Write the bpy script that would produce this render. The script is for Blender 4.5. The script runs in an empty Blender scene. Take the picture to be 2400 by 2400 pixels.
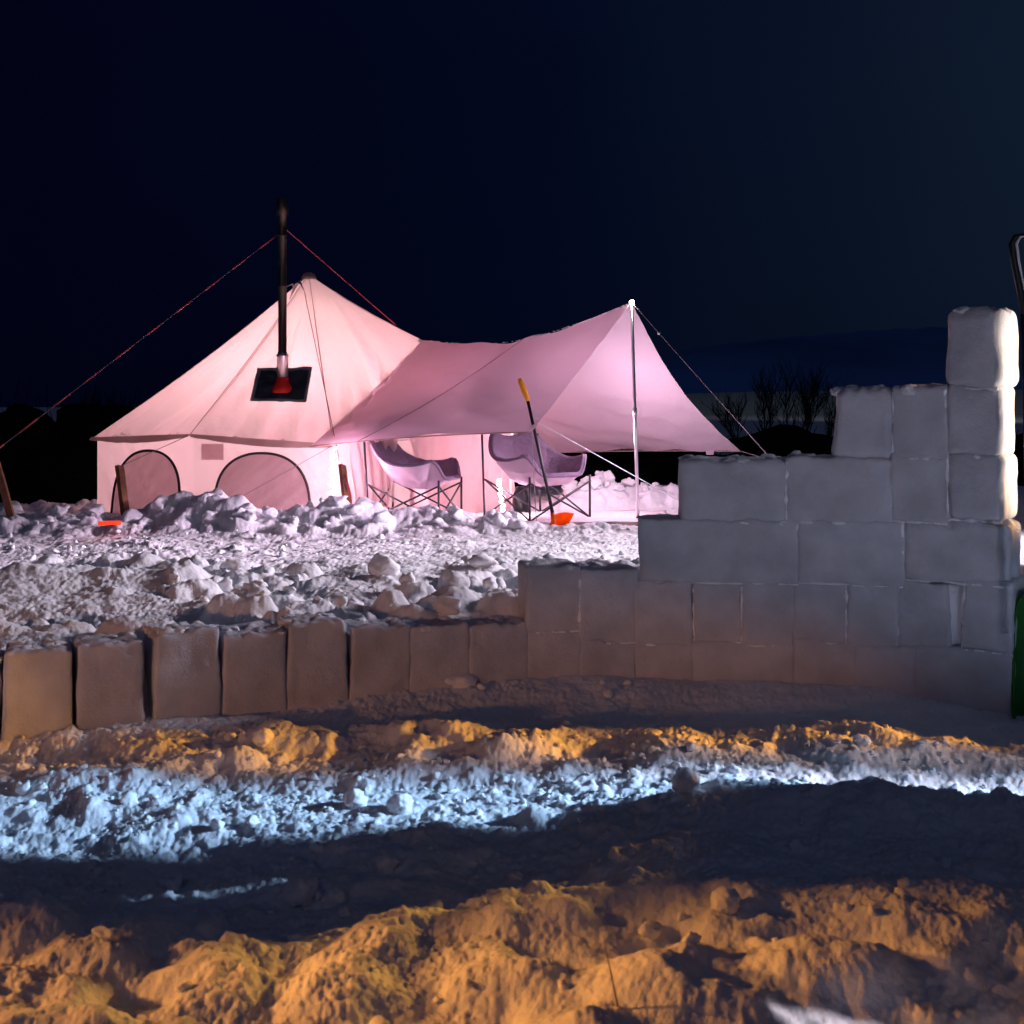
import bpy, bmesh, math, random
import numpy as np
from mathutils import Vector, Matrix, noise as mn

random.seed(7)
rng = np.random.default_rng(11)
C = bpy.context.scene.collection
SC = bpy.context.scene
F, HZ, EYE = 2900.0, 950.0, 1.3           # focal length in photo pixels, horizon row, eye height
R = math.radians

# ------------------------------------------------------------------ camera
cam = bpy.data.cameras.new("camera")
cam.sensor_width = 36.0
cam.lens = 36.0 * F / 2400.0
cam.shift_y = -(1200.0 - HZ) / 2400.0
cam.clip_start = 0.05
cam.clip_end = 6000
cam.dof.use_dof = True
cam.dof.focus_distance = 12.0
cam.dof.aperture_fstop = 4.5
co = bpy.data.objects.new("camera", cam)
co.location = (0, 0, EYE)
co.rotation_euler = (R(90), 0, 0)
C.objects.link(co)
SC.camera = co

# ------------------------------------------------------------------ night sky
w = bpy.data.worlds.new("World")
SC.world = w
w.use_nodes = True
nt = w.node_tree
bg = nt.nodes['Background']
tc = nt.nodes.new('ShaderNodeTexCoord')
sp = nt.nodes.new('ShaderNodeSeparateXYZ')
nt.links.new(tc.outputs['Generated'], sp.inputs[0])
mr = nt.nodes.new('ShaderNodeMapRange')
mr.inputs['From Min'].default_value = -0.35
mr.inputs['From Max'].default_value = 0.5
nt.links.new(sp.outputs['X'], mr.inputs['Value'])
rx = nt.nodes.new('ShaderNodeValToRGB')
rx.color_ramp.elements[0].color = (0.0008, 0.0011, 0.0080, 1)
rx.color_ramp.elements[1].color = (0.0055, 0.0120, 0.0260, 1)
e = rx.color_ramp.elements.new(0.45)
e.color = (0.0011, 0.0028, 0.0135, 1)
nt.links.new(mr.outputs[0], rx.inputs[0])
rz = nt.nodes.new('ShaderNodeValToRGB')
rz.color_ramp.elements[0].color = (0.75, 0.75, 0.75, 1)
rz.color_ramp.elements[0].position = 0.0
rz.color_ramp.elements[1].color = (1.0, 1.0, 1.0, 1)
rz.color_ramp.elements[1].position = 0.3
nt.links.new(sp.outputs['Z'], rz.inputs[0])
mu = nt.nodes.new('ShaderNodeMixRGB')
mu.blend_type = 'MULTIPLY'
mu.inputs[0].default_value = 1
nt.links.new(rx.outputs[0], mu.inputs[1])
nt.links.new(rz.outputs[0], mu.inputs[2])
sn = nt.nodes.new('ShaderNodeTexNoise')
sn.inputs['Scale'].default_value = 3.2
sn.inputs['Detail'].default_value = 3
nt.links.new(tc.outputs['Generated'], sn.inputs['Vector'])
sm_ = nt.nodes.new('ShaderNodeMapRange')
sm_.inputs['To Min'].default_value = 0.72
sm_.inputs['To Max'].default_value = 1.28
nt.links.new(sn.outputs[0], sm_.inputs['Value'])
mu2 = nt.nodes.new('ShaderNodeVectorMath')
mu2.operation = 'SCALE'
nt.links.new(mu.outputs[0], mu2.inputs[0])
nt.links.new(sm_.outputs[0], mu2.inputs['Scale'])
nt.links.new(mu2.outputs[0], bg.inputs[0])
bg.inputs[1].default_value = 1.0

# ------------------------------------------------------------------ lights
def aim(o, target):
    o.rotation_euler = (Vector(target) - Vector(o.location)).to_track_quat('-Z', 'Y').to_euler()

def lamp(name, kind, loc, power, col, target=None, size=0.1, cone=None, blend=0.3):
    l = bpy.data.lights.new(name, kind)
    l.energy = power
    l.color = col
    if kind == 'SUN':
        l.angle = size
    else:
        l.shadow_soft_size = size
    if cone:
        l.spot_size = R(cone)
        l.spot_blend = blend
    o = bpy.data.objects.new(name, l)
    o.location = loc
    C.objects.link(o)
    if target is not None:
        aim(o, target)
    return o

# soft fill added behind the camera to lift the night ambience
lamp('ambient_fill', 'SUN', (-4, -10, 12), 0.085, (0.55, 0.60, 1.0), (0, 8, 0), size=R(35))
# vehicle headlight with a flat beam raking the hollow in front of the wall from the right
def beam(name, loc, power, col, target, cone, sx, blend, size=0.12, sy=1):
    o = lamp(name, 'SPOT', loc, power, col, target, size=size, cone=cone, blend=blend)
    o.scale = (sx, sy, 1)
    return o
beam('headlight', (9.0, 5.72, 3.0), 10500, (0.42, 0.66, 1.0), (-0.3, 5.52, -0.45), 62, 0.054, 0.25)
beam('headlight', (9.0, 6.04, 3.1), 1300, (1.0, 0.76, 0.74), (0.7, 5.99, -0.40), 17, 0.11, 0.5)
beam('headlight', (9.0, 4.9, 3.0), 5000, (0.42, 0.66, 1.0), (-1.02, 4.70, -0.50), 1.0, 0.18, 0.5, 0.02)
# amber side lamps of the same vehicle
beam('side_lamp', (9.0, 6.32, 1.6), 5400, (1.0, 0.40, 0.05), (-1.0, 6.20, -0.38), 13, 0.19, 0.35)
beam('side_lamp', (9.0, 5.78, 3.0), 4500, (1.0, 0.40, 0.05), (1.85, 5.74, -0.40), 9, 0.07, 0.5)
# work light on the right that catches the end of the wall, amber one behind it
beam('work_light', (8.0, 6.1, 1.0), 4300, (1.0, 0.80, 0.66), (2.9, 7.17, 1.32), 30, 0.16, 0.4, 0.12, 0.55)
lamp('side_lamp', 'SPOT', (7.0, 10.6, 2.2), 3500, (1.0, 0.45, 0.06), (2.95, 7.2, 1.2), size=0.1, cone=13, blend=0.4)
# lights on the right behind the wall that rake the snow field, plus an added heap fill
beam('field_light', (8.5, 12.5, 3.6), 7400, (0.97, 0.83, 0.97), (-1.0, 10.04, 0.0), 60, 0.448, 0.2, 1.2)
beam('field_light', (9.0, 10.4, 2.4), 7500, (1.0, 0.70, 0.97), (-2.4, 12.5, 0.05), 34, 1, 0.6, 0.3, 0.16)  # unseen fill, added to lift the heap before the tent
# dim light of the vehicle parked behind the camera, low over the ground
beam('parking_light', (4.5, -7.0, 0.75), 940, (0.84, 0.80, 0.98), (2.4, 7.4, 1.85), 38, 1, 0.6, 0.4, 0.44)
# amber lamps: one on the left over the near snow, one dim on the low end of the wall
beam('amber_lamp', (-7.0, 3.80, 1.5), 1500, (1.0, 0.37, 0.075), (0.0, 1.02, -0.40), 80, 0.48, 0.10, 0.16)
beam('amber_lamp', (-6.0, -3.5, 1.0), 950, (1.0, 0.40, 0.17), (-1.9, 7.0, -0.10), 36, 1, 0.5, 0.2, 0.15)
beam('amber_lamp', (-7.0, 3.95, 2.7), 1250, (1.0, 0.38, 0.07), (1.5, 3.52, -0.30), 17, 0.46, 0.5, 0.08)
# white tail light on the right that touches the nearest snow
beam('tail_light', (4.0, 2.95, 1.6), 560, (1.0, 0.86, 0.95), (1.58, 3.28, -0.36), 17, 0.17, 0.1, 0.02)
# unseen fill lamp added to brighten the far hill
lamp('hill_fill', 'SPOT', (40, 60, 40), 16000, (1.0, 1.0, 0.80), (62, 165, 0), size=0.5, cone=80, blend=0.8)

SC.view_settings.view_transform = 'Standard'
SC.view_settings.look = 'None'
SC.view_settings.exposure = 0
SC.view_settings.gamma = 1
SC.render.engine = 'CYCLES'
SC.cycles.max_bounces = 6

# ------------------------------------------------------------------ helpers
def at(px, py, Y):
    return Vector(((px - 1200) / F * Y, Y, EYE - (py - HZ) / F * Y))

def tag(o, label=None, cat=None, group=None, kind=None):
    if label: o['label'] = label
    if cat: o['category'] = cat
    if group: o['group'] = group
    if kind: o['kind'] = kind
    return o

def empty(name, loc, label, cat, group=None):
    o = bpy.data.objects.new(name, None)
    o.location = loc
    o.empty_display_size = 0.1
    C.objects.link(o)
    return tag(o, label, cat, group)

def link(name, me, mat, parent=None, smooth=True):
    if mat is not None:
        me.materials.append(mat)
    if smooth:
        me.shade_smooth()
    o = bpy.data.objects.new(name, me)
    C.objects.link(o)
    if parent is not None:
        o.parent = parent
        o.matrix_parent_inverse = Matrix.Translation(-parent.location)
    return o

def from_pydata(name, V, Fc, mat, parent=None, smooth=True):
    me = bpy.data.meshes.new(name)
    me.from_pydata([tuple(v) for v in V], [], Fc)
    me.update()
    return link(name, me, mat, parent, smooth)

def from_bm(name, bm, mat, parent=None, smooth=True):
    me = bpy.data.meshes.new(name)
    bm.to_mesh(me)
    bm.free()
    return link(name, me, mat, parent, smooth)

def tube(bm, pts, rad, seg=8, closed=False):
    """a round bar along a polyline; rad is a number or one per point"""
    pts = [Vector(p) for p in pts]
    n = len(pts)
    if not hasattr(rad, '__len__'):
        rad = [rad] * n
    rings = []
    up = None
    for i, p in enumerate(pts):
        a = pts[i - 1] if i > 0 else (pts[-1] if closed else pts[0])
        b = pts[i + 1] if i < n - 1 else (pts[0] if closed else pts[-1])
        t = (b - a).normalized()
        if up is None:
            up = Vector((0, 0, 1)) if abs(t.z) < 0.9 else Vector((1, 0, 0))
        s = t.cross(up).normalized()
        u2 = s.cross(t).normalized()
        up = u2
        rings.append([bm.verts.new(p + (s * math.cos(2 * math.pi * k / seg) + u2 * math.sin(2 * math.pi * k / seg)) * rad[i]) for k in range(seg)])
    m = n if closed else n - 1
    for i in range(m):
        r0, r1 = rings[i], rings[(i + 1) % n]
        for k in range(seg):
            bm.faces.new((r0[k], r0[(k + 1) % seg], r1[(k + 1) % seg], r1[k]))
    if not closed:
        bm.faces.new(rings[0][::-1])
        bm.faces.new(rings[-1])

def bar(name, pts, rad, mat, parent=None, seg=8, closed=False):
    bm = bmesh.new()
    tube(bm, pts, rad, seg, closed)
    return from_bm(name, bm, mat, parent)

# ------------------------------------------------------------------ materials
def mat(name, col, rough=0.7, metal=0.0, bump=None, var=None, emit=None, trans=None, sss=None, spec=0.3):
    m = bpy.data.materials.new(name)
    m.use_nodes = True
    t = m.node_tree
    b = t.nodes['Principled BSDF']
    b.inputs['Base Color'].default_value = (*col, 1)
    b.inputs['Roughness'].default_value = rough
    b.inputs['Metallic'].default_value = metal
    b.inputs['Specular IOR Level'].default_value = spec
    tcn = t.nodes.new('ShaderNodeTexCoord')
    if var:                                   # (scale, darker factor)
        n = t.nodes.new('ShaderNodeTexNoise')
        n.inputs['Scale'].default_value = var[0]
        n.inputs['Detail'].default_value = 5
        if len(var) > 2:
            mp_ = t.nodes.new('ShaderNodeMapping')
            mp2_ = t.nodes.new('ShaderNodeMapping')
            mp_.inputs['Rotation'].default_value = (0, R(-52), 0)
            mp2_.inputs['Scale'].default_value = var[2]
            t.links.new(tcn.outputs['Object'], mp_.inputs[0])
            t.links.new(mp_.outputs[0], mp2_.inputs[0])
            t.links.new(mp2_.outputs[0], n.inputs['Vector'])
        else:
            t.links.new(tcn.outputs['Object'], n.inputs['Vector'])
        r = t.nodes.new('ShaderNodeValToRGB')
        r.color_ramp.elements[0].position = 0.32
        r.color_ramp.elements[1].position = 0.62
        r.color_ramp.elements[0].color = (*[c * var[1] for c in col], 1)
        r.color_ramp.elements[1].color = (*col, 1)
        t.links.new(n.outputs[0], r.inputs[0])
        t.links.new(r.outputs[0], b.inputs['Base Color'])
        colsock = r.outputs[0]
    else:
        colsock = None
    if bump:                                  # list of (scale, distance)
        prev = None
        for sc, dist in bump:
            n = t.nodes.new('ShaderNodeTexNoise')
            n.inputs['Scale'].default_value = sc
            n.inputs['Detail'].default_value = 4
            t.links.new(tcn.outputs['Object'], n.inputs['Vector'])
            bp = t.nodes.new('ShaderNodeBump')
            bp.inputs['Strength'].default_value = 1
            bp.inputs['Distance'].default_value = dist
            t.links.new(n.outputs[0], bp.inputs['Height'])
            if prev: t.links.new(prev.outputs[0], bp.inputs['Normal'])
            prev = bp
        t.links.new(prev.outputs[0], b.inputs['Normal'])
    if emit:
        b.inputs['Emission Color'].default_value = (*emit[0], 1)
        b.inputs['Emission Strength'].default_value = emit[1]
    if sss:
        b.inputs['Subsurface Weight'].default_value = sss[0]
        b.inputs['Subsurface Radius'].default_value = sss[1]
        b.inputs['Subsurface Scale'].default_value = sss[2]
    if trans:                                 # share of light let through the cloth
        tr = t.nodes.new('ShaderNodeBsdfTranslucent')
        tr.inputs[0].default_value = (*trans[1], 1)
        if bump: t.links.new(prev.outputs[0], tr.inputs['Normal'])
        mx = t.nodes.new('ShaderNodeMixShader')
        mx.inputs[0].default_value = trans[0]
        t.links.new(b.outputs[0], mx.inputs[1])
        t.links.new(tr.outputs[0], mx.inputs[2])
        t.links.new(mx.outputs[0], t.nodes['Material Output'].inputs[0])
    return m

M = {}
M['snow'] = mat('snow', (0.80, 0.81, 0.84), 0.75, bump=[(9, 0.015), (45, 0.004), (160, 0.002)], var=(2.5, 0.86), sss=(0.3, (1.0, 1.1, 1.3), 0.03))
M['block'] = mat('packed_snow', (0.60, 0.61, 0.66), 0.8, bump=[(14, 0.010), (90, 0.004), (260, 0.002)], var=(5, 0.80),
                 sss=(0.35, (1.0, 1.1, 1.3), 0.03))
M['joint'] = mat('joint_glow', (0.88, 0.89, 0.93), 0.8, bump=[(60, 0.004)])  # light leaking through the joints, painted as paler snow
M['canvas'] = mat('canvas', (0.66, 0.56, 0.54), 0.9, bump=[(3.0, 0.03), (220, 0.0006)], var=(1.3, 0.93), trans=(0.62, (0.84, 0.60, 0.60)))
M['wallcloth'] = mat('wall_cloth', (0.66, 0.56, 0.56), 0.9, bump=[(2.5, 0.05)], var=(2.0, 0.9), trans=(0.6, (0.84, 0.62, 0.64)))
M['tarp'] = mat('tarp_cloth', (0.70, 0.56, 0.64), 0.85, bump=[(2.5, 0.03)], var=(1.0, 0.93), trans=(0.36, (0.72, 0.46, 0.56)))
M['valance'] = mat('valance_cloth', (0.40, 0.27, 0.25), 0.9, bump=[(9, 0.01)], trans=(0.25, (0.6, 0.38, 0.36)))
M['meshwin'] = mat('window_mesh', (0.40, 0.33, 0.36), 0.9, bump=[(2.5, 0.05)], var=(5, .45, (1.6, 1.6, .22)), trans=(0.60, (0.60, 0.46, 0.49)))  # slanting dark streaks: fold shadows painted into the mesh colour
M['zip'] = mat('zip', (0.02, 0.018, 0.02), 0.6)
M['jack'] = mat('stove_jack', (0.035, 0.035, 0.05), 0.5, bump=[(8, 0.04)])
M['jackrim'] = mat('jack_border', (0.40, 0.33, 0.33), 0.8)
M['patch'] = mat('patch_cloth', (0.55, 0.42, 0.42), 0.9, trans=(0.6, (0.62, 0.42, 0.43)))
M['flue'] = mat('flue_steel', (0.12, 0.09, 0.07), 0.42, metal=0.9)
M['steel'] = mat('bare_steel', (0.62, 0.60, 0.60), 0.28, metal=0.9)
M['silicone'] = mat('red_silicone', (0.62, 0.02, 0.015), 0.5)
M['redcord'] = mat('red_cord', (0.55, 0.06, 0.07), 0.7, var=(6, 0.3), emit=None)
M['cord'] = mat('dark_cord', (0.22, 0.17, 0.19), 0.8)
M['wood'] = mat('stake_wood', (0.26, 0.11, 0.055), 0.7, bump=[(30, 0.004)], var=(12, 0.6))
M['chair'] = mat('chair_fabric', (0.20, 0.14, 0.21), 0.85, bump=[(14, 0.02), (180, 0.001)], var=(5, 0.85), trans=(0.12, (0.4, 0.3, 0.4)))
M['chairin'] = mat('chair_padding', (0.62, 0.45, 0.55), 0.85, bump=[(7, 0.012)], var=(3, 0.9))
M['frame'] = mat('chair_frame', (0.05, 0.045, 0.055), 0.4, metal=0.4)
M['alu'] = mat('aluminium', (0.72, 0.72, 0.76), 0.3, metal=0.85)
M['orange'] = mat('orange_plastic', (0.95, 0.20, 0.02), 0.45, var=(6, 0.9), trans=(0.62, (1.0, 0.30, 0.02)))
M['yellow'] = mat('amber_plastic', (0.95, 0.36, 0.02), 0.45)
M['black'] = mat('black_plastic', (0.012, 0.012, 0.014), 0.45)
M['green'] = mat('green_plastic', (0.02, 0.15, 0.015), 0.5, var=(3, 0.7))
M['led'] = mat('led', (1, 1, 1), 0.5, emit=((1.0, 0.94, 0.86), 30))
M['ledwarm'] = mat('led_bright', (1, 1, 1), 0.5, emit=((1.0, 0.93, 0.85), 60))
M['redled'] = mat('red_led', (1, 0.05, 0.02), 0.5, emit=((1.0, 0.05, 0.01), 1.1))
M['twig'] = mat('bark', (0.010, 0.011, 0.014), 0.9, bump=[(20, 0.02)])
M['scrub'] = mat('scrub_leaf', (0.006, 0.007, 0.008), 1.0, bump=[(6, 0.1)], spec=0.0)
M['hill'] = mat('hill_ground', (0.55, 0.60, 0.58), 1.0, var=(0.02, 0.8), bump=[(0.1, 0.5)], spec=0.0)
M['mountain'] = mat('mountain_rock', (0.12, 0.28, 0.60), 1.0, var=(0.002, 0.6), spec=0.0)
M['stalk'] = mat('dry_stalk', (0.20, 0.13, 0.05), 0.8)
M['mat_floor'] = mat('ground_sheet', (0.75, 0.66, 0.70), 0.7, bump=[(12, 0.02)])

# ------------------------------------------------------------------ terrain
def hash2(i, j, s):
    n = (i * 374761393 + j * 668265263 + s * 2147483647 % 1000003) & 0xffffffff
    n = ((n ^ (n >> 13)) * 1274126177) & 0xffffffff
    return ((n ^ (n >> 16)) & 0xffff) / 65535.0

def vnoise(x, y, s=0):
    i = np.floor(x).astype(np.int64); j = np.floor(y).astype(np.int64)
    fx = x - i; fy = y - j
    fx = fx * fx * (3 - 2 * fx); fy = fy * fy * (3 - 2 * fy)
    a = hash2(i, j, s); b = hash2(i + 1, j, s); c = hash2(i, j + 1, s); d = hash2(i + 1, j + 1, s)
    return (a + (b - a) * fx) * (1 - fy) + (c + (d - c) * fx) * fy - 0.5

def fbm(x, y, oct=5, s=0, gain=0.5):
    r = 0; a = 1.0
    for k in range(oct):
        r = r + a * vnoise(x, y, s + k * 17)
        x = x * 2.03 + 11.3; y = y * 2.03 + 5.7; a *= gain
    return r

WPX = np.array([-900, 0, 175, 350, 520, 670, 820, 960, 1235, 1500, 1870, 2100, 2230, 2345, 2480, 3400.])
WY = np.array([5.9, 6.35, 6.47, 6.62, 6.82, 6.98, 7.12, 7.24, 7.50, 7.62, 7.50, 7.32, 7.15, 6.98, 6.9, 6.9])
def wall_y(px):
    return np.interp(px, WPX, WY)

TY = np.array([2.4, 3.3, 3.75, 4.05, 4.45, 4.8, 5.2, 5.6, 6.0, 6.4, 6.9, 7.4])
TZ = np.array([
    [-.46, -.46, -.46, -.46, -.46],
    [-.40, -.37, -.35, -.37, -.42],
    [-.40, -.40, -.34, -.30, -.36],
    [-.39, -.43, -.35, -.27, -.31],
    [-.50, -.56, -.50, -.40, -.43],
    [-.55, -.56, -.48, -.40, -.40],
    [-.56, -.52, -.45, -.33, -.37],
    [-.52, -.49, -.46, -.43, -.50],
    [-.44, -.43, -.41, -.38, -.45],
    [-.38, -.38, -.36, -.36, -.46],
    [-.36, -.43, -.44, -.46, -.48],
    [-.33, -.37, -.38, -.40, -.44]])
TP = np.array([0, 600, 1200, 1800, 2400.])

def gauss(X, Y, cx, cy, sx, sy, rot=0):
    c, s = math.cos(rot), math.sin(rot)
    dx = X - cx; dy = Y - cy
    a = (dx * c + dy * s) / sx; b = (-dx * s + dy * c) / sy
    return np.exp(-(a * a + b * b))

def ground(X, Y):
    """height of the snow, smooth part"""
    Yc = np.maximum(Y, 0.8)
    px = 1200 + X / Yc * F
    t = np.interp(Y, TY, np.arange(len(TY)))
    i = np.clip(np.floor(t).astype(int), 0, len(TY) - 2); f = np.clip(t - i, 0, 1); f = f * f * (3 - 2 * f)
    u = np.interp(px, TP, np.arange(5)); j = np.clip(np.floor(u).astype(int), 0, 3); g = np.clip(u - j, 0, 1); g = g * g * (3 - 2 * g)
    z0 = TZ[i, j] * (1 - g) + TZ[i, j + 1] * g
    z1 = TZ[i + 1, j] * (1 - g) + TZ[i + 1, j + 1] * g
    front = z0 * (1 - f) + z1 * f
    front = front + 0.045 * gauss(X, Y, 1.35, 3.95, .38, .22) + 0.05 * gauss(X, Y, 1.55, 5.15, .7, .18)
    front = front + 0.10 * fbm(X * 2.2, Y * 2.6, 3, 13) * np.clip((4.6 - Y) / .8, 0, 1) + 0.09 * fbm(X * 4.5, Y * 5, 2, 19) * np.clip((4.4 - Y) / .6, 0, 1) + 0.09 * fbm(X * 1.3, Y * 2.0, 4, 3) * np.clip((7.2 - Y) / 3, .25, 1)
    front = front + .13 * fbm(X * 2.3 + 4, Y * 2.6, 3, 55) * np.exp(-((Y - 6.15) / .45) ** 2)
    # snow thrown up against the foot of the wall
    dw0 = Y - wall_y(px)
    front = front + 0.025 * np.exp(-(dw0 / .28) ** 2) * (0.6 + 1.6 * (fbm(px / 260., Y * 0 + 2, 3, 8) + .3))
    back = 0.0 * X
    back = back + 0.05 * fbm(X * .9, Y * 1.2, 4, 5)
    back = back + (0.10 + .22 * fbm(X * 1.1, Y * .6 + 3, 3, 9)) * np.exp(-((Y - 8.7) / .75) ** 2)
    q = np.interp(px, [0, 250, 340, 400, 470, 540, 600, 720, 850, 1000, 1080, 1180, 1260, 1500, 2400],
                  [.10, .09, .17, .32, .30, .30, .14, .20, .22, .18, .13, .05, .02, .0, .0])
    back = back + q * np.exp(-((Y - 13.05 - .1 * np.sin(X * 3)) / .33) ** 2)
    r = np.interp(px, [1150, 1300, 1360, 1410, 1470, 1560, 1640, 1900], [0, .06, .18, .30, .15, .17, .10, .08])
    back = back + r * np.exp(-((Y - 15.6) / .45) ** 2)
    back = np.where(Y > 40, back * np.clip(1 - (Y - 40) / 30, 0, 1), back)
    dw = Y - wall_y(px) - 0.20
    k = np.clip(dw / .22 + .5, 0, 1); k = k * k * (3 - 2 * k)
    return front * (1 - k) + back * k

# grid: fine where the photograph looks, coarse far off, at the sides and behind the camera
Ys = [-25, -18, -12, -8, -5, -3, -1.5, -.5, .3, 1.0, 1.6, 2.0]
y = 2.3
while y < 22:
    Ys.append(y); y *= 1.0023 if y > 7 else 1.0021
while y < 900:
    Ys.append(y); y *= 1.12
Ys = np.array(Ys)
us = np.concatenate([np.array([-8, -4, -2.5, -1.8, -1.4, -1.2]), np.arange(-1.1, -.5, .0026), np.arange(-.50, .501, .00112), np.arange(.503, 1.1, .0026), np.array([1.2, 1.4, 1.8, 2.5, 4, 8])])
GY = np.repeat(Ys[:, None], len(us), 1)
GX = us[None, :] * np.maximum(GY, 2.3)
GZ = ground(GX, GY)
GZ0 = GZ.copy()

def add_lumps(xs, ys, rs, hs, ecc):
    """rubble: many small rounded lumps raised out of the surface"""
    for x, yy, r, h, ec in zip(xs, ys, rs, hs, ecc):
        i0 = np.searchsorted(Ys, yy - r); i1 = np.searchsorted(Ys, yy + r)
        if i1 - i0 < 2: continue
        j0 = np.searchsorted(us, (x - r) / yy * (1.0 if x - r > 0 else 1.0) - .004); j1 = np.searchsorted(us, (x + r) / yy + .004)
        if j1 - j0 < 2: continue
        if 6.9 < yy < float(wall_y(1200 + x / yy * F)) + .28 + r * .5 and yy < 7.95: continue
        X = GX[i0:i1, j0:j1]; Y = GY[i0:i1, j0:j1]
        a = math.pi * ec
        dx = (X - x) * math.cos(a) + (Y - yy) * math.sin(a); dy = -(X - x) * math.sin(a) + (Y - yy) * math.cos(a)
        q = (np.abs(dx) / r) ** 2.3 + (np.abs(dy) / (r * (.6 + .35 * ec))) ** 2.3
        q = q + .60 * vnoise(X / r * 1.6 + x * 7, Y / r * 1.6 + yy * 5, 2) + .35 * vnoise(X / r * 4 + x, Y / r * 4 + yy, 4) + .2 * vnoise(X / r * 9 + x, Y / r * 9 + yy, 6)
        d = np.clip(1 - q, 0, 1) ** .75
        tl = (dx * (ec - .5) * 1.2) / r
        if h > 0 and (ec * 97) % 1 < .45:
            GZ[i0:i1, j0:j1] += .55 * h * d * (1 + .6 * tl)
            continue
        d = d * (1 + .35 * vnoise(X / r * 3 + yy, Y / r * 3 + x, 12))
        GZ[i0:i1, j0:j1] = np.maximum(GZ[i0:i1, j0:j1], GZ0[i0:i1, j0:j1] - .25 * h + h * d * (1.1 + .5 * tl)) if h > 0 else GZ[i0:i1, j0:j1] + h * d

def zone(n, p0, p1, y0, y1, r0, r1, hf=.8, pw=2.0, dens=None):
    Y = rng.uniform(y0, y1, n); P = rng.uniform(p0, p1, n)
    X = (P - 1200) / F * Y
    if dens is not None:
        k = rng.uniform(0, 1, n) < dens(X, Y)
        X, Y = X[k], Y[k]
    r = r0 + (r1 - r0) * rng.uniform(0, 1, len(X)) ** pw
    r = r[np.argsort(-r)]
    return X, Y, r, r * hf * rng.uniform(.5, 1.1, len(X)), rng.uniform(0, 1, len(X))

patch = lambda th, sc=1.0, s=31: (lambda X, Y: np.clip((fbm(X * sc, Y * sc * 1.6, 3, s) + th) * 3, .02, 1))
def billow(x, y, oct=4, s=0, gain=.55):
    r = 0; a = 1.0
    for k in range(oct):
        r = r + a * (2 * np.sqrt(vnoise(x, y, s + k * 13) ** 2 + .004) - .45)
        x, y = x * 1.7 + y * .9 + 3.1, y * 1.7 - x * .9 + 7.7; a *= gain
    return r
def sm(v, a, b):
    t = np.clip((v - a) / (b - a), 0, 1); return t * t * (3 - 2 * t)
wx = GX + .10 * fbm(GX * 4, GY * 4, 3, 201); wy = GY + .10 * fbm(GX * 4 + 9, GY * 4, 3, 205)
frontm = 1 - sm(GY, 6.6, 7.2)
fieldm = sm(GY - wall_y(1200 + GX / np.maximum(GY, .8) * F), .2, .5) * (1 - sm(GY, 9.6, 10.6))
heapm = sm(GY, 12.4, 12.8) * (1 - sm(GY, 13.6, 14.0))
soft = .35 + 1.0 * sm(fbm(GX * 1.1, GY * 1.5, 3, 61), -.15, .3)
GZ0 = GZ0 + frontm * (1 - .75 * sm(GY, 6.3, 6.8)) * soft * .034 * billow(wx * 3.2, wy * 3.6, 4, 71, .52)
GZ0 = GZ0 + fieldm * (.09 * soft) * billow(wx * 2.6, wy * 2.8, 5, 91, .55) + heapm * .06 * billow(wx * 3.5, wy * 3.5, 4, 95)
GZ0 = GZ0 + sm(GY, 10, 11) * (1 - sm(GY, 12, 12.6)) * .025 * billow(wx * 2, wy * 4, 4, 99)
GZ = GZ0.copy()
add_lumps(*zone(111, -1300, 1300, 7.4, 9.6, .0, -.16, hf=.7))                       # pits
add_lumps(*zone(1552, -1300, 1650, 7.0, 9.9, .04, .26, hf=.75, pw=2.6, dens=patch(.12)))
add_lumps(*zone(1384, -1300, 1700, 9.6, 12.5, .02, .10, hf=.5, pw=3, dens=patch(.02)))
add_lumps(*zone(1534, -1300, 1240, 12.5, 13.5, .03, .20, hf=.6, pw=2.4))
add_lumps(*zone(250, 1240, 1700, 12.3, 13.0, .02, .10, hf=.6, pw=2.5))
add_lumps(*zone(420, 1290, 1900, 15.1, 16.4, .04, .19, hf=.9, pw=2))
add_lumps(*zone(910, -1300, 240, 13.3, 16.5, .04, .16, hf=.7, pw=2))
add_lumps(*zone(4561, -1300, 3700, 5.1, 6.5, .010, .055, hf=.7, pw=3, dens=patch(.12, 2.2)))
add_lumps(*zone(92, -1300, 3700, 5.2, 6.4, .04, .10, hf=.5, pw=2))
add_lumps(*zone(290, -1300, 3700, 6.4, 7.0, .02, .06, hf=.5, pw=2.0, dens=patch(.25, 1.6)))
add_lumps(*zone(736, -1300, 3700, 4.3, 5.3, .02, .11, hf=.45, pw=2.2, dens=patch(.1, 1.5)))
add_lumps(*zone(1525, -1300, 3700, 2.9, 4.4, .01, .07, hf=.55, pw=2.6, dens=patch(.1, 1.6)))
def blur(Z):
    P_ = np.pad(Z, 1, mode='edge')
    H_ = (P_[:, :-2] + 2 * P_[:, 1:-1] + P_[:, 2:]) / 4
    return (H_[:-2] + 2 * H_[1:-1] + H_[2:]) / 4
B1 = GZ
for _ in range(5): B1 = blur(B1)
bm_ = np.where(GY < 12.3, 1.0, 0.35) * (GY < 22) * (GY > 2.35)
GZ = GZ * (1 - bm_) + B1 * bm_
cap_ = np.where(GY < 7.3, .16, .26) - .17 * sm(GY, 9.9, 10.4) * (1 - sm(GY, 12.5, 12.8)) - .06 * sm(GY, 12.5, 12.8)
dd_ = GZ - GZ0
GZ = np.where(dd_ > 0, GZ0 + cap_ * np.tanh(dd_ / cap_), GZ)
near = np.clip((24 - GY) / 8, 0, 1)
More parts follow.
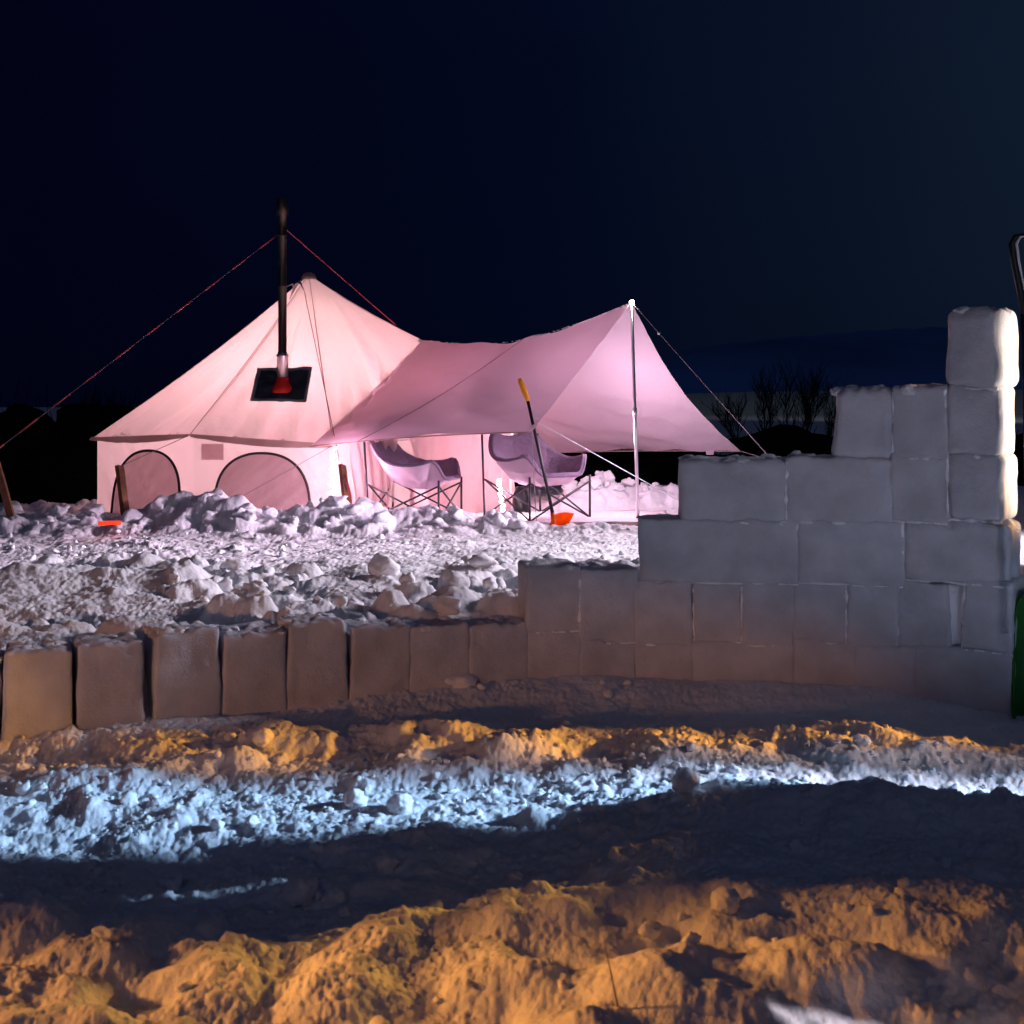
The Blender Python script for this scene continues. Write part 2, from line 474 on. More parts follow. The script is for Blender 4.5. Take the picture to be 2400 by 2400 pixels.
GZ += near * (0.015 * fbm(GX * 9, GY * 9, 5, 41, .55) + (.004 + .006 * sm(GY, 4.4, 5.0)) * billow(GX * 24, GY * 24, 3, 77, .6) + .010 * fbm(GX * 60, GY * 60, 2, 83, .7) * (.4 + 1.2 * np.clip(vnoise(GX * 3, GY * 3, 88) + .4, 0, 1)))
# trodden level snow under the awning
tread = gauss(GX, GY, .9, 14.0, 1.2, .55) * (GY > 13.2)
GZ = GZ * (1 - np.clip(tread * 1.3, 0, .92))

def ground_at(x, yy):
    i = min(max(int(np.searchsorted(Ys, yy)), 0), len(Ys) - 1)
    j = min(max(int(np.searchsorted(us, x / max(yy, 2.3))), 0), len(us) - 1)
    return float(GZ[i, j])

nR, nC = GZ.shape
me = bpy.data.meshes.new('snow_ground')
V = np.stack([GX, GY, GZ], -1).reshape(-1, 3).astype(np.float32)
idx = np.arange(nR * nC).reshape(nR, nC)
Q = np.stack([idx[:-1, :-1], idx[:-1, 1:], idx[1:, 1:], idx[1:, :-1]], -1).reshape(-1, 4).astype(np.int32)
me.vertices.add(len(V)); me.vertices.foreach_set('co', V.ravel())
me.loops.add(Q.size); me.loops.foreach_set('vertex_index', Q.ravel())
me.polygons.add(len(Q)); me.polygons.foreach_set('loop_start', np.arange(0, Q.size, 4, dtype=np.int32))
me.update(calc_edges=True)
tag(link('snow_ground', me, M['snow']), kind='structure')

# clods lying loose on it
def clod_template(sub, seed):
    bm = bmesh.new()
    bmesh.ops.create_icosphere(bm, subdivisions=sub, radius=1)
    o = Vector((seed * 3.1, seed * 1.7, seed * 5.3))
    rc = random.Random(seed)
    cuts = [(Vector((rc.gauss(0, 1), rc.gauss(0, 1), rc.gauss(0, 1))).normalized(), rc.uniform(.5, .85)) for _ in range(9)]
    for v in bm.verts:
        p = v.co.copy()
        n = 0.35 * mn.noise(p * 1.1 + o) + .24 * mn.noise(p * 2.6 + o) + .16 * mn.noise(p * 6 + o)
        cut = min([c_.dot(p) and (k_ / max(c_.dot(p), 1e-3)) if c_.dot(p) > 0 else 9 for c_, k_ in cuts])
        v.co = p * min(1.0, cut) * (1 + n)
    vv = np.array([v.co[:] for v in bm.verts]); ff = np.array([[v.index for v in f.verts] for f in bm.faces])
    bm.free()
    return vv, ff

T2 = [clod_template(3, k) for k in range(6)]
T1 = [clod_template(2, k + 20) for k in range(6)]
vs, fs, off = [], [], 0
def scatter(T, z):
    global off
    X, Y, r, h, ec = z
    for x, yy, rr, e in zip(X, Y, r, ec):
        px = 1200 + x / yy * F
        if px > 1230 and wall_y(px) - .05 < yy < wall_y(px) + .4: continue
        if yy > 13.0 and -5 < x < -.3: continue
        v, f = T[random.randrange(len(T))]
        a = random.uniform(0, 6.28); c, s = math.cos(a), math.sin(a)
        sc = np.array([1, random.uniform(.6, 1), random.uniform(.5, .85)]) * rr
        p = v * sc
        b = random.uniform(-.5, .5); cb, sb = math.cos(b), math.sin(b)
        p = np.stack([p[:, 0], p[:, 1] * cb - p[:, 2] * sb, p[:, 1] * sb + p[:, 2] * cb], 1)
        p = np.stack([p[:, 0] * c - p[:, 1] * s, p[:, 0] * s + p[:, 1] * c, p[:, 2]], 1)
        vs.append(p + np.array([x, yy, ground_at(x, yy) + rr * .25]))
        fs.append(f + off); off += len(v)
scatter(T2, zone(215, -1300, 1300, 7.3, 9.6, .05, .12, pw=2, dens=patch(.2)))
scatter(T2, zone(146, -1300, 1240, 12.6, 13.4, .05, .13, pw=2))
scatter(T2, zone(60, 1330, 1700, 15.3, 16.0, .05, .13, pw=2))
scatter(T1, zone(593, -1300, 1500, 7.2, 12.6, .012, .05, pw=2, dens=patch(.2)))
scatter(T1, zone(1698, -1300, 3700, 5.1, 6.4, .006, .028, pw=2.5, dens=patch(.15, 2)))
scatter(T2, zone(37, -1300, 2000, 5.2, 6.3, .025, .05, pw=2))
scatter(T1, zone(377, -1300, 3700, 3.0, 5.2, .008, .03, pw=2.5, dens=patch(.15, 2)))
scatter(T2, zone(50, -1300, 3700, 3.4, 5.0, .03, .055, pw=2))
VV = np.concatenate(vs).astype(np.float32); FF = np.concatenate(fs).astype(np.int32)
me = bpy.data.meshes.new('snow_clods')
me.vertices.add(len(VV)); me.vertices.foreach_set('co', VV.ravel())
me.loops.add(FF.size); me.loops.foreach_set('vertex_index', FF.ravel())
me.polygons.add(len(FF)); me.polygons.foreach_set('loop_start', np.arange(0, FF.size, 3, dtype=np.int32))
me.update(calc_edges=True)
tag(link('snow_rubble', me, M['snow']), 'loose broken snow rubble strewn over the snow field and banks', 'snow rubble', kind='stuff')

# ------------------------------------------------------------------ far terrain
def ridge_mesh(name, prof, Y, depth, m, kind='structure', label=None, cat=None):
    pxs = [p for p, _ in prof]
    xs = np.linspace(pxs[0], pxs[-1], 160)
    V = []; Fc = []
    for k, px in enumerate(xs):
        py = np.interp(px, pxs, [q for _, q in prof])
        X = (px - 1200) / F * Y
        zt = EYE - (py - HZ) / F * Y
        for t in range(7):
            a = t / 6
            z = -1 + (zt + 1) * math.sin(a * math.pi / 2) + (a > 0) * .01 * zt * math.sin(k * 1.7 + t)
            V.append((X * (1 + a * depth / Y), Y + a * depth, z if t < 7 else z))
    for k in range(len(xs) - 1):
        for t in range(6):
            i = k * 7 + t
            Fc.append((i, i + 7, i + 8, i + 1))
    o = from_pydata(name, V, Fc, m)
    return tag(o, label, cat, kind=kind)

ridge_mesh('hill', [(1350, 960), (1480, 925), (1600, 912), (1750, 906), (2000, 902), (2400, 898), (3200, 905), (4200, 960)], 150, 60, M['hill'])
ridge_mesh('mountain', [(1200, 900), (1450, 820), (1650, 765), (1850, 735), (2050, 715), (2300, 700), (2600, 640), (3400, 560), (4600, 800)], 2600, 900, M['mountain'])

def wood_mass(name, prof, Y, thick, m, label, cat, dens=42):
    """dark thicket: a ragged bank of many crossing twigs over a rough core"""
    bm = bmesh.new()
    pxs = [p for p, _ in prof]
    X0 = (pxs[0] - 1200) / F * Y; X1 = (pxs[-1] - 1200) / F * Y
    n = int((X1 - X0) * dens / 10)
    core = []
    N = 140; K = 8
    for k in range(N + 1):
        px = pxs[0] + (pxs[-1] - pxs[0]) * k / N
        zt = EYE - (np.interp(px, pxs, [q for _, q in prof]) - HZ) / F * Y
        X = (px - 1200) / F * Y
        row = []
        for t in range(K + 1):
            a = t / K
            z = -.2 + (zt + .2) * math.sin(a * math.pi) ** .5 * (.9 + .25 * mn.noise(Vector((X * 1.5, a * 3, 1)))) if 0 < t < K else -.3
            row.append(bm.verts.new((X + .3 * mn.noise(Vector((X, a * 4, 5))), Y + thick * a + .3 * mn.noise(Vector((X * 2, a * 5, 9))), z)))
        core.append(row)
    for k in range(N):
        for t in range(K):
            bm.faces.new((core[k][t], core[k + 1][t], core[k + 1][t + 1], core[k][t + 1]))
    s = Y / 20
    for _ in range(int(n * 4)):
        px = random.uniform(pxs[0], pxs[-1])
        zt = EYE - (np.interp(px, pxs, [q for _, q in prof]) - HZ) / F * Y
        X = (px - 1200) / F * Y; yy = Y + random.uniform(0, thick)
        h = zt * random.uniform(.8, 1.25)
        p = Vector((X, yy, 0)); q = Vector((X + random.uniform(-.35, .35) * s, yy, h))
        mid = (p + q) / 2 + Vector((random.uniform(-.1, .1) * s, 0, 0))
        tube(bm, [p, mid, q], [.018 * s, .012 * s, .004 * s], 3)
    return tag(from_bm(name, bm, m), label, cat, kind='stuff')

wood_mass('scrub_bank', [(1050, 1075), (1250, 1068), (1400, 1062), (1600, 1052), (1800, 1048), (2000, 1050), (2300, 1046), (2700, 1040)], 20, 2.5,
          M['scrub'], 'black low scrub bank beyond the awning and behind the wall', 'scrub')
wood_mass('thicket', [(-2600, 930), (-1600, 915), (-900, 925), (-300, 932), (0, 936), (60, 938), (120, 948), (170, 985), (212, 1010)], 16.3, 2.5,
          M['scrub'], 'black thicket at the left edge beside the tent', 'thicket')

wood_mass('thicket', [(100, 940), (200, 938), (330, 942), (420, 946), (560, 952)], 27, 3,
          M['scrub'], 'black distant thicket showing just over the left slope of the tent roof', 'thicket')

def bare_tree(px, Y, h, seed, label, lean=0, spread=.5, group='bare trees beyond the wall'):
    rr = random.Random(seed)
    base = Vector(((px - 1200) / F * Y, Y, 0))
    root = empty('bare_tree', base, label, 'tree', group)
    tb = bmesh.new(); cb = bmesh.new()
    def grow(bm, p, d, L, r, dep):
        n = 4
        pts = [p]; q = p.copy(); dd = d.copy()
        for k in range(n):
            dd = (dd + Vector((rr.uniform(-.13, .13), rr.uniform(-.13, .13), .05))).normalized()
            q = q + dd * L / n; pts.append(q.copy())
        tube(bm, pts, [r * (1 - .6 * k / n) for k in range(n + 1)], 5 if dep < 2 else 3)
        return pts, dd
    stems = rr.choice([2, 3])
    for s in range(stems):
        a = lean + (s - (stems - 1) / 2) * spread * .7
        d = Vector((math.sin(a), rr.uniform(-.2, .2), math.cos(a))).normalized()
        pts, dd = grow(tb, base + Vector((0, 0, -.1)), d, h * .55, .03, 0)
        queue = [(pts[i], dd, 1) for i in (1, 2, 3, 4, 4) for _ in range(2)]
        while queue:
            p, d0, dep = queue.pop()
            L = h * [0, .36, .2, .11][dep] * rr.uniform(.7, 1.2)
            nd = (d0 + Vector((rr.uniform(-.75, .75), rr.uniform(-.6, .6), rr.uniform(0, .5)))).normalized()
            pp, de = grow(cb, p, nd, L, [0, .016, .010, .007][dep], dep)
            if dep < 3:
                for i in (1, 2, 3, 4):
                    queue.append((pp[i], de, dep + 1))
    from_bm('trunk', tb, M['twig'], root)
    from_bm('crown', cb, M['twig'], root)
    return root

bare_tree(1795, 38, 2.3, 4, 'slender bare tree standing alone, second from the awning side', spread=.25)
bare_tree(1728, 44, 1.7, 5, 'small thin bare tree nearest the awning corner', lean=-.3)
bare_tree(1862, 37, 2.5, 6, 'bare tree with wide crown between the lone slender tree and the wall', spread=.8)
bare_tree(1890, 45, 2.4, 17, 'bare tree just left of the upper snow blocks, tallest in its clump', lean=.1, spread=.3)
bare_tree(1940, 36, 1.9, 8, 'bare tree leaning right, closest to the upper snow blocks', lean=.35)
bare_tree(255, 34, 1.7, 9, 'faint bare tree behind the left slope of the tent roof', lean=-.1, group='bare trees by the tent')
wood_mass('brush', [(1560, 1040), (1640, 1010), (1700, 1035), (1760, 1025), (1830, 1000), (1880, 985), (1930, 1010), (1990, 1030), (2200, 1020), (2500, 1010)], 34, 3,
          M['scrub'], 'dark tangled brush around the feet of the bare trees', 'brush', dens=26)

# ------------------------------------------------------------------ the wall of snow blocks
def wp(px):
    y = float(wall_y(px)); return Vector(((px - 1200) / F * y, y, 0))

BLOCK_N = [0]
def snow_block(px0, px1, pt, pb, label, top=1.0, shift=0.0, push=0.0, depth=.32, rnd=.020, tilt=0.0, cap=0, under=False, rag=1.0, yaw=0.0, m=None):
    """block between two photo columns on the curve of the wall; rows give its height"""
    BLOCK_N[0] += 1
    a, b = wp(px0), wp(px1)
    ex = (b - a); W = ex.length; ex.normalize()
    if yaw: ex = Matrix.Rotation(yaw, 3, 'Z') @ ex
    ey = Vector((-ex.y, ex.x, 0))
    ym = (a.y + b.y) / 2
    zt = EYE - (pt - HZ) / F * ym; zb = EYE - (pb - HZ) / F * ym
    c = (a + b) / 2 + ey * (push + depth / 2); c.z = zb
    H = zt - zb
    root = empty('snow_block', c, label, 'snow block', 'cut blocks of the snow wall')
    bm = bmesh.new()
    bmesh.ops.create_cube(bm, size=2)
    bmesh.ops.subdivide_edges(bm, edges=bm.edges[:], cuts=22, use_grid_fill=True)
    so = Vector((BLOCK_N[0] * 3.7, BLOCK_N[0] * 1.3, 0))
    hx, hy, hz = W / 2 + .009, depth / 2, H / 2 + .010
    for v in bm.verts:
        p = Vector((v.co.x * hx, v.co.y * hy, v.co.z * hz))
        q = Vector((max(-hx + rnd, min(hx - rnd, p.x)), max(-hy + rnd, min(hy - rnd, p.y)), max(-hz + rnd, min(hz - rnd, p.z))))
        d = p - q
        if d.length > 1e-6:
            p = q + d.normalized() * min(rnd, d.length) if d.length > rnd else p
        n3 = Vector((mn.noise(p * 5 + so), mn.noise(p * 5 + so + Vector((9, 0, 0))), mn.noise(p * 5 + so + Vector((0, 9, 0)))))
        n4 = Vector((mn.noise(p * 16 + so), mn.noise(p * 16 + so + Vector((9, 0, 0))), mn.noise(p * 16 + so + Vector((0, 9, 0)))))
        p += n3 * .014 * rag + n4 * .005 * rag
        if p.z > hz - .05:
            p.z += (.016 * mn.noise(Vector((p.x * 22, p.y * 22, BLOCK_N[0]))) + .02 * mn.noise(Vector((p.x * 7, p.y * 7, BLOCK_N[0])))) * rag
        t = (p.z + hz) / (2 * hz)
        k = 1 + (top - 1) * t
        x = p.x * k + shift * t * W
        if tilt: x, p.z = x * math.cos(tilt) + p.z * math.sin(tilt), -x * math.sin(tilt) + p.z * math.cos(tilt)
        v.co = c + ex * x + ey * p.y + Vector((0, 0, p.z + hz))
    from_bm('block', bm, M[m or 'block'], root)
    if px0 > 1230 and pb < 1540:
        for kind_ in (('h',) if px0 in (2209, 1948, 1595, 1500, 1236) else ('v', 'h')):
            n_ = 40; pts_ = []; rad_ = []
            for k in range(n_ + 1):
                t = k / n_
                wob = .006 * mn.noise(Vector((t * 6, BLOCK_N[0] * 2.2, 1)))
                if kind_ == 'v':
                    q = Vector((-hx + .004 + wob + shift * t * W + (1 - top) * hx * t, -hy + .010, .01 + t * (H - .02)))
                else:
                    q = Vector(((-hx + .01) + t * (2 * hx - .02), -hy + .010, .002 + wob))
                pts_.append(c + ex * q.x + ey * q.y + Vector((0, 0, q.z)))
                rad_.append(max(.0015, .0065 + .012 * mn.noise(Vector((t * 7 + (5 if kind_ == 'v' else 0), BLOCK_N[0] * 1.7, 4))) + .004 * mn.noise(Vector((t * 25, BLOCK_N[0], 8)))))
            bar('joint_glow', pts_, rad_, M['joint'], root, 8)  # bead kept paler than the blocks to paint leaking light
    if cap:
        cb = bmesh.new()
        for k in range(cap):
            x = random.uniform(-.46, .46) * W * top; yy = random.uniform(-.42, .42) * depth
            r = random.uniform(.010, .042)
            pos = c + ex * (x + shift * W) + ey * yy + Vector((0, 0, H + .004 - .05 * r + .008 * mn.noise(Vector((x * 8, 0, BLOCK_N[0])))))
            g = bmesh.ops.create_icosphere(cb, subdivisions=3, radius=1)
            o = Vector((random.random() * 30, random.random() * 30, 0))
            s = Vector((r * random.uniform(1.0, 2.0), r * random.uniform(.8, 1.4), r * random.uniform(.6, 1.0)))
            for v in g['verts']:
                q = v.co * (1 + .4 * mn.noise(v.co * 1.6 + o) + .2 * mn.noise(v.co * 4 + o))
                v.co = Vector((q.x * s.x, q.y * s.y, q.z * s.z)) + pos
        tag(from_bm('snow_cap', cb, M['snow'], root), kind='stuff')
    return root

blocks = [
    # row at the left: free standing blocks of one layer
    (7, 167, 1537, 1745, 'amber lit snow block at the far left end of the wall', dict(top=.93, cap=16, shift=.01, rag=.8)),
    (180, 337, 1517, 1725, 'amber lit snow block with ragged snow on top, second from the left end', dict(top=.92, cap=14)),
    (362, 517, 1490, 1710, 'large amber lit snow block standing third from the left end', dict(top=.90, cap=18, shift=.01)),
    (525, 671, 1493, 1690, 'amber lit snow block fourth from the left end, left of the tall tapered one', dict(top=.94, cap=16)),
    (673, 820, 1466, 1680, 'clean tapered snow block with an open notch to its right, fifth from the left end', dict(top=.86, shift=-.03, cap=6)),
    (822, 962, 1478, 1680, 'snow block just right of the open notch', dict(top=.94, cap=6, shift=.02)),
    (964, 1102, 1476, 1680, 'brown snow block second to the right of the open notch', dict(top=.99, cap=6)),
    (1102, 1238, 1472, 1690, 'brown snow block left of the first two layer column', dict(cap=10)),
    (1238, 1363, 1481, 1690, 'bottom block below the leftmost upper snow block', dict()),
    (1361, 1490, 1508, 1700, 'bottom snow block two from the first step of the wall', dict()),
    (1488, 1624, 1512, 1700, 'bottom snow block below the left end of the fourth layer', dict()),
    (1622, 1862, 1512, 1710, 'long dark bottom snow block in the middle of the wall', dict()),
    (1860, 2005, 1508, 1710, 'bottom snow block right of the long dark one', dict()),
    (2003, 2142, 1520, 1720, 'bottom snow block left of the wide right one', dict()),
    (2140, 2372, 1528, 1760, 'wide bottom snow block at the right end of the wall', dict()),
    (-155, -3, 1552, 1770, 'snow block beyond the left frame edge, next to the far left visible one', dict(top=.94, cap=8)),
    (-345, -170, 1570, 1800, 'snow block second beyond the left frame edge', dict(top=.93, cap=8)),
    (-560, -360, 1590, 1830, 'snow block third beyond the left frame edge', dict(top=.93, cap=8)),
    # added wedge: the glow in the open gap painted as pale snow
    (2214, 2266, 1376, 1512, 'added pale wedge painting the glow of the gap beside the right end block of the second layer', dict(push=.045, depth=.2, m='joint', rag=1.4)),
    # second layer
    (1236, 1361, 1335, 1483, 'brown snow block at the left end of the second layer', dict(top=.97, cap=5)),
    (1361, 1490, 1342, 1510, 'snow block second in the second layer with a dusty top', dict(cap=9)),
    (1488, 1620, 1368, 1514, 'second layer snow block below the left end of the third layer', dict()),
    (1628, 1737, 1376, 1508, 'small second layer snow block with bright joints on both sides', dict(push=.012)),
    (1740, 1857, 1372, 1514, 'second layer snow block right of the small bright edged one', dict()),
    (1857, 1984, 1372, 1508, 'second layer snow block in the middle of the tall part', dict(push=.008)),
    (1984, 2104, 1370, 1518, 'second layer snow block left of the cracked one', dict(top=.97)),
    (2104, 2226, 1372, 1524, 'second layer snow block left of the open bright gap', dict(top=.9, shift=-.04, push=.015)),
    (2254, 2372, 1366, 1530, 'second layer snow block right of the open bright gap', dict(top=.92, shift=.03, tilt=.02)),
    # third layer
    (1500, 1872, 1226, 1368, 'long snow block at the left end of the third layer', dict(cap=10, rag=.9)),
    (1870, 2117, 1226, 1372, 'middle snow block of the third layer', dict()),
    (2115, 2363, 1226, 1368, 'right end snow block of the third layer', dict(rag=1.3, rnd=.05)),
    # fourth layer
    (1595, 1846, 1084, 1228, 'snow block at the left end of the fourth layer with blue snow crumbs on top', dict(cap=26, rnd=.05)),
    (1844, 2091, 1080, 1228, 'fourth layer snow block carrying a round white snow lump', dict(cap=18)),
    (2088, 2221, 1072, 1226, 'square fourth layer snow block third from its left end', dict(push=.006)),
    (2221, 2347, 1070, 1222, 'square snow block at the right end of the fourth layer', dict(rnd=.045)),
    # fifth layer
    (1948, 2096, 918, 1080, 'sloping sided snow block with blue snow on top, left end of fifth layer', dict(top=.88, shift=.05, cap=18, rnd=.06)),
    (2094, 2217, 914, 1076, 'middle snow block of the fifth layer', dict(cap=12)),
    (2216, 2342, 908, 1072, 'fifth layer snow block directly under the topmost block', dict(cap=6, rnd=.045)),
    # topmost
    (2209, 2340, 730, 912, 'topmost snow block standing alone on the right end of the wall', dict(cap=12, rnd=.06, top=.97, yaw=-.12)),
]
for (x0, x1, pt, pb, lab, kw) in blocks:
    snow_block(x0, x1, pt, pb, lab, **kw)

# a few loose lumps one can point at
def lump(p, r, label, squash=.85, sub=4):
    bm = bmesh.new()
    bmesh.ops.create_icosphere(bm, subdivisions=sub, radius=1)
    o = Vector((random.random() * 50, random.random() * 50, 0))
    for v in bm.verts:
        q = v.co * (1 + .30 * mn.noise(v.co * 1.1 + o) + .15 * mn.noise(v.co * 3 + o) + .05 * mn.noise(v.co * 9 + o))
        v.co = Vector((q.x * r, q.y * r, q.z * r * squash)) + Vector(p)
    ob = from_bm('snow_lump', bm, M['snow'])
    return tag(ob, label, 'snow lump', 'loose lumps of snow')

lump(at(1865, 1068, 7.62), .035, 'round white snow lump on top of the fourth layer of the wall')
lump(at(1905, 1070, 7.6), .022, 'small white snow lump beside the round one on the wall')
def glump(px, py, r, label, **kw):
    # rests on the snow where the line of sight meets it
    best = None
    Y = 3.0
    while Y < 16:
        p = at(px, py, Y)
        if p.z < ground_at(p.x, Y): break
        Y += .02
    p.z = ground_at(p.x, Y) + r * .45
    lump(p, r, label, **kw)
glump(2018, 1748, .042, 'amber lit round snow lump alone right of the amber strip below the wall')
glump(615, 1745, .05, 'amber lit snow lump standing on the amber strip below the fourth block')
glump(540, 1735, .03, 'small amber lit snow lump left of the standing one on the amber strip')
glump(940, 1900, .055, 'large rounded snow lump in the blue lit strip')
glump(830, 1890, .055, 'upright snow slab in the blue lit strip left of the large rounded lump')
glump(1610, 1850, .06, 'pale snow lump at the top of the blue lit strip below the long bottom block')
glump(700, 2110, .065, 'large dim snow lump in the dark hollow, its left one')
glump(785, 2120, .05, 'squarish dim snow lump in the dark hollow, right of the large one')
glump(905, 2040, .05, 'small snow lump with a blue lit top in the dark hollow')
glump(1700, 2130, .045, 'amber lit snow lump at the edge of the dark hollow in the foreground')
glump(560, 1210, .07, 'large bluish snow lump on the heap left of the wide tent window')
glump(900, 1350, .11, 'large pale snow lump in the field behind the wall', squash=.9)

# ------------------------------------------------------------------ the tent
Vw = [(-5.06, 15.1), (-3.62, 14.08), (-2.03, 14.02), (-.03, 15.35), (.0, 17.2), (-1.8, 18.8), (-3.8, 18.8), (-5.2, 17.2)]
Ez = [.90, .965, .85, .95, .95, .92, .92, .92]
cx, cy = -2.69, 16.4
APEX = Vector((cx, cy, 3.03))
A = at(990, 797, 16.2)
E = []
for (x, yy), z in zip(Vw, Ez):
    d = Vector((x - cx, yy - cy, 0)); d.normalize()
    E.append(Vector((x, yy, z)) + d * .06)
tent = empty('bell_tent', (cx, cy, 0), 'large pale canvas bell tent glowing pink from inside, with a black flue', 'tent')

def patch_tri(bm, top, a, b, n=26, sag=.0, wr=.0, seed=0):
    """cloth from a point down to an edge, pulled slightly hollow, with folds running from the corners"""
    nrm = (a - top).cross(b - top).normalized()
    if nrm.z < 0: nrm = -nrm
    rows = []
    for i in range(n + 1):
        t = i / n
        row = []
        for j in range(n + 1):
            s = j / n
            p = top.lerp(a, t).lerp(top.lerp(b, t), s)
            off = -sag * math.sin(math.pi * t) * (0.55 + .45 * math.sin(math.pi * s))
            edge = math.sin(math.pi * s)
            off += wr * edge * t * t * (mn.noise(Vector((s * 9 + t * 3.2, t * .8, seed))) + .5 * mn.noise(Vector((s * 22 + t * 9, t * 1.1, seed + 5))))
            row.append(bm.verts.new(p + nrm * off))
        rows.append(row)
    for i in range(n):
        for j in range(n):
            bm.faces.new((rows[i][j], rows[i + 1][j], rows[i + 1][j + 1], rows[i][j + 1]))

rb = bmesh.new()
seq = [E[0], E[1], E[2], A, E[4], E[5], E[6], E[7]]
for k in range(8):
    a, b = seq[k], seq[(k + 1) % 8]
    patch_tri(rb, APEX, a, b, sag=.07 if k in (2, 3) else .10, wr=.15, seed=k)
patch_tri(rb, A, E[2], E[3], sag=0.0, wr=.03, seed=20)
patch_tri(rb, A, E[3], E[4], sag=0.0, wr=.03, seed=21)
bmesh.ops.remove_doubles(rb, verts=rb.verts[:], dist=.0005)
bmesh.ops.recalc_face_normals(rb, faces=rb.faces[:])
from_bm('roof', rb, M['canvas'], tent)

wb = bmesh.new()
for k in range(8):
    (x0, y0), (x1, y1) = Vw[k], Vw[(k + 1) % 8]
    z0, z1 = Ez[k], Ez[(k + 1) % 8]
    d = Vector((x1 - x0, y1 - y0, 0)); nn = Vector((d.y, -d.x, 0)).normalized()
    n, m = 40, 16
    rows = []
    for i in range(m + 1):
        t = i / m
        row = []
        for j in range(n + 1):
            s = j / n
            z = (z0 + (z1 - z0) * s) * (1 - t) - .05 * t
            off = (.07 * mn.noise(Vector((s * 7 - t * 2.5, t * .6, k * 3))) + .045 * mn.noise(Vector((s * 19 - t * 6, t, k * 3 + 1)))) * math.sin(math.pi * s) * (1.3 if k in (2, 3) else .7)
            row.append(wb.verts.new(Vector((x0 + d.x * s, y0 + d.y * s, z)) + nn * off))
        rows.append(row)
    for i in range(m):
        for j in range(n):
            wb.faces.new((rows[i][j], rows[i + 1][j], rows[i + 1][j + 1], rows[i][j + 1]))
bmesh.ops.remove_doubles(wb, verts=wb.verts[:], dist=.0005)
from_bm('wall', wb, M['wallcloth'], tent)

# valance hanging from the eave, scalloped between the corners
for k in (7, 0, 1):
    vb = bmesh.new()
    a, b = E[k], E[(k + 1) % 8]
    if k == 1: b = b + Vector((.05, -.02, 0))
    d = (b - a).normalized(); nn = Vector((d.y, -d.x, 0)).normalized()
    prev = None
    for j in range(41):
        s = j / 40
        p = a.lerp(b, s) + nn * .015 + Vector((0, 0, .012))
        dep = .03 + .055 * math.sin(math.pi * s) ** .8 + .008 * mn.noise(Vector((s * 12, k, 0)))
        q = p - Vector((0, 0, dep)) + nn * (.02 + .02 * mn.noise(Vector((s * 9, k, 3))))
        cur = (vb.verts.new(p), vb.verts.new(q))
        if prev: vb.faces.new((prev[0], cur[0], cur[1], prev[1]))
        prev = cur
    from_bm('valance', vb, M['valance'], tent)

# seams
def surf_line(top, bot, lift, sag=.10, n=18):
    pts = []
    for i in range(n + 1):
        t = i / n
        p = top.lerp(bot, t); p.z -= sag * .55 * math.sin(math.pi * t) * .85
        pts.append(p + lift)
    return pts
for (b_, s_) in ((E[1], .10), (E[2], .10)):
    bar('seam', surf_line(APEX, b_, Vector((0, -.012, .012)), s_), .004, M['valance'], tent, 6)

def ray_plane(px, py, a, b, c, lift=0.0):
    n = (b - a).cross(c - a).normalized()
    if n.y > 0: n = -n
    o = Vector((0, 0, EYE)); d = Vector(((px - 1200) / F, 1, -(py - HZ) / F))
    t = (a + n * lift - o).dot(n) / d.dot(n)
    return o + d * t, n

# windows with black zips
def arch(k, xl, xr, ptop, pbot, skew=0):
    (x0, y0), (x1, y1) = Vw[k], Vw[(k + 1) % 8]
    a, b, c = Vector((x0, y0, 0)), Vector((x1, y1, 0)), Vector((x0, y0, 1))
    pl, n = ray_plane(xl, pbot, a, b, c, .035); pr, _ = ray_plane(xr, pbot, a, b, c, .035); pt_, _ = ray_plane((xl + xr) / 2 + skew, ptop, a, b, c, .035)
    mid = (pl + pr) / 2
    hw = (pr - pl) / 2; hw.z = 0
    zb = -.02; H = pt_.z - zb
    rim = []
    for i in range(41):
        th = math.pi * (1 - i / 40)
        cs, sn = math.cos(th), math.sin(th)
        z = zb + H * (max(sn, 0) ** .62)
        p = mid + hw * (math.copysign(abs(cs) ** .9, cs)) ; p.z = z
        sk = (pt_ - mid); sk.z = 0
        p += sk * (z - zb) / H
        rim.append(p)
    bm = bmesh.new()
    cen = mid.copy(); cen.z = zb + H * .35
    rings = []
    for f in (1, .75, .5, .25):
        rings.append([bm.verts.new(cen.lerp(p, f) - n * .006 * math.sin(f * 9 + i * .5)) for i, p in enumerate(rim)])
    cv = bm.verts.new(cen)
    m_ = len(rim)
    for r0, r1 in zip(rings, rings[1:]):
        for i in range(m_ - 1):
            bm.faces.new((r0[i], r0[i + 1], r1[i + 1], r1[i]))
        bm.faces.new((r0[-1], r0[0], r1[0], r1[-1]))
    for i in range(m_):
        bm.faces.new((rings[-1][i], rings[-1][(i + 1) % m_], cv))
    bmesh.ops.recalc_face_normals(bm, faces=bm.faces[:])
    wn = from_bm('window', bm, M['meshwin'], tent)
    z = bar('zip', [p + n * .008 for p in rim], .016, M['zip'], None, 6)
    z.parent = wn; z.matrix_parent_inverse = Matrix.Translation(-tent.location).to_4x4() if False else wn.matrix_world.inverted()
    return wn
bpy.context.view_layer.update()
arch(0, 262, 418, 1056, 1205, skew=12)
arch(1, 503, 728, 1062, 1212, skew=-2)

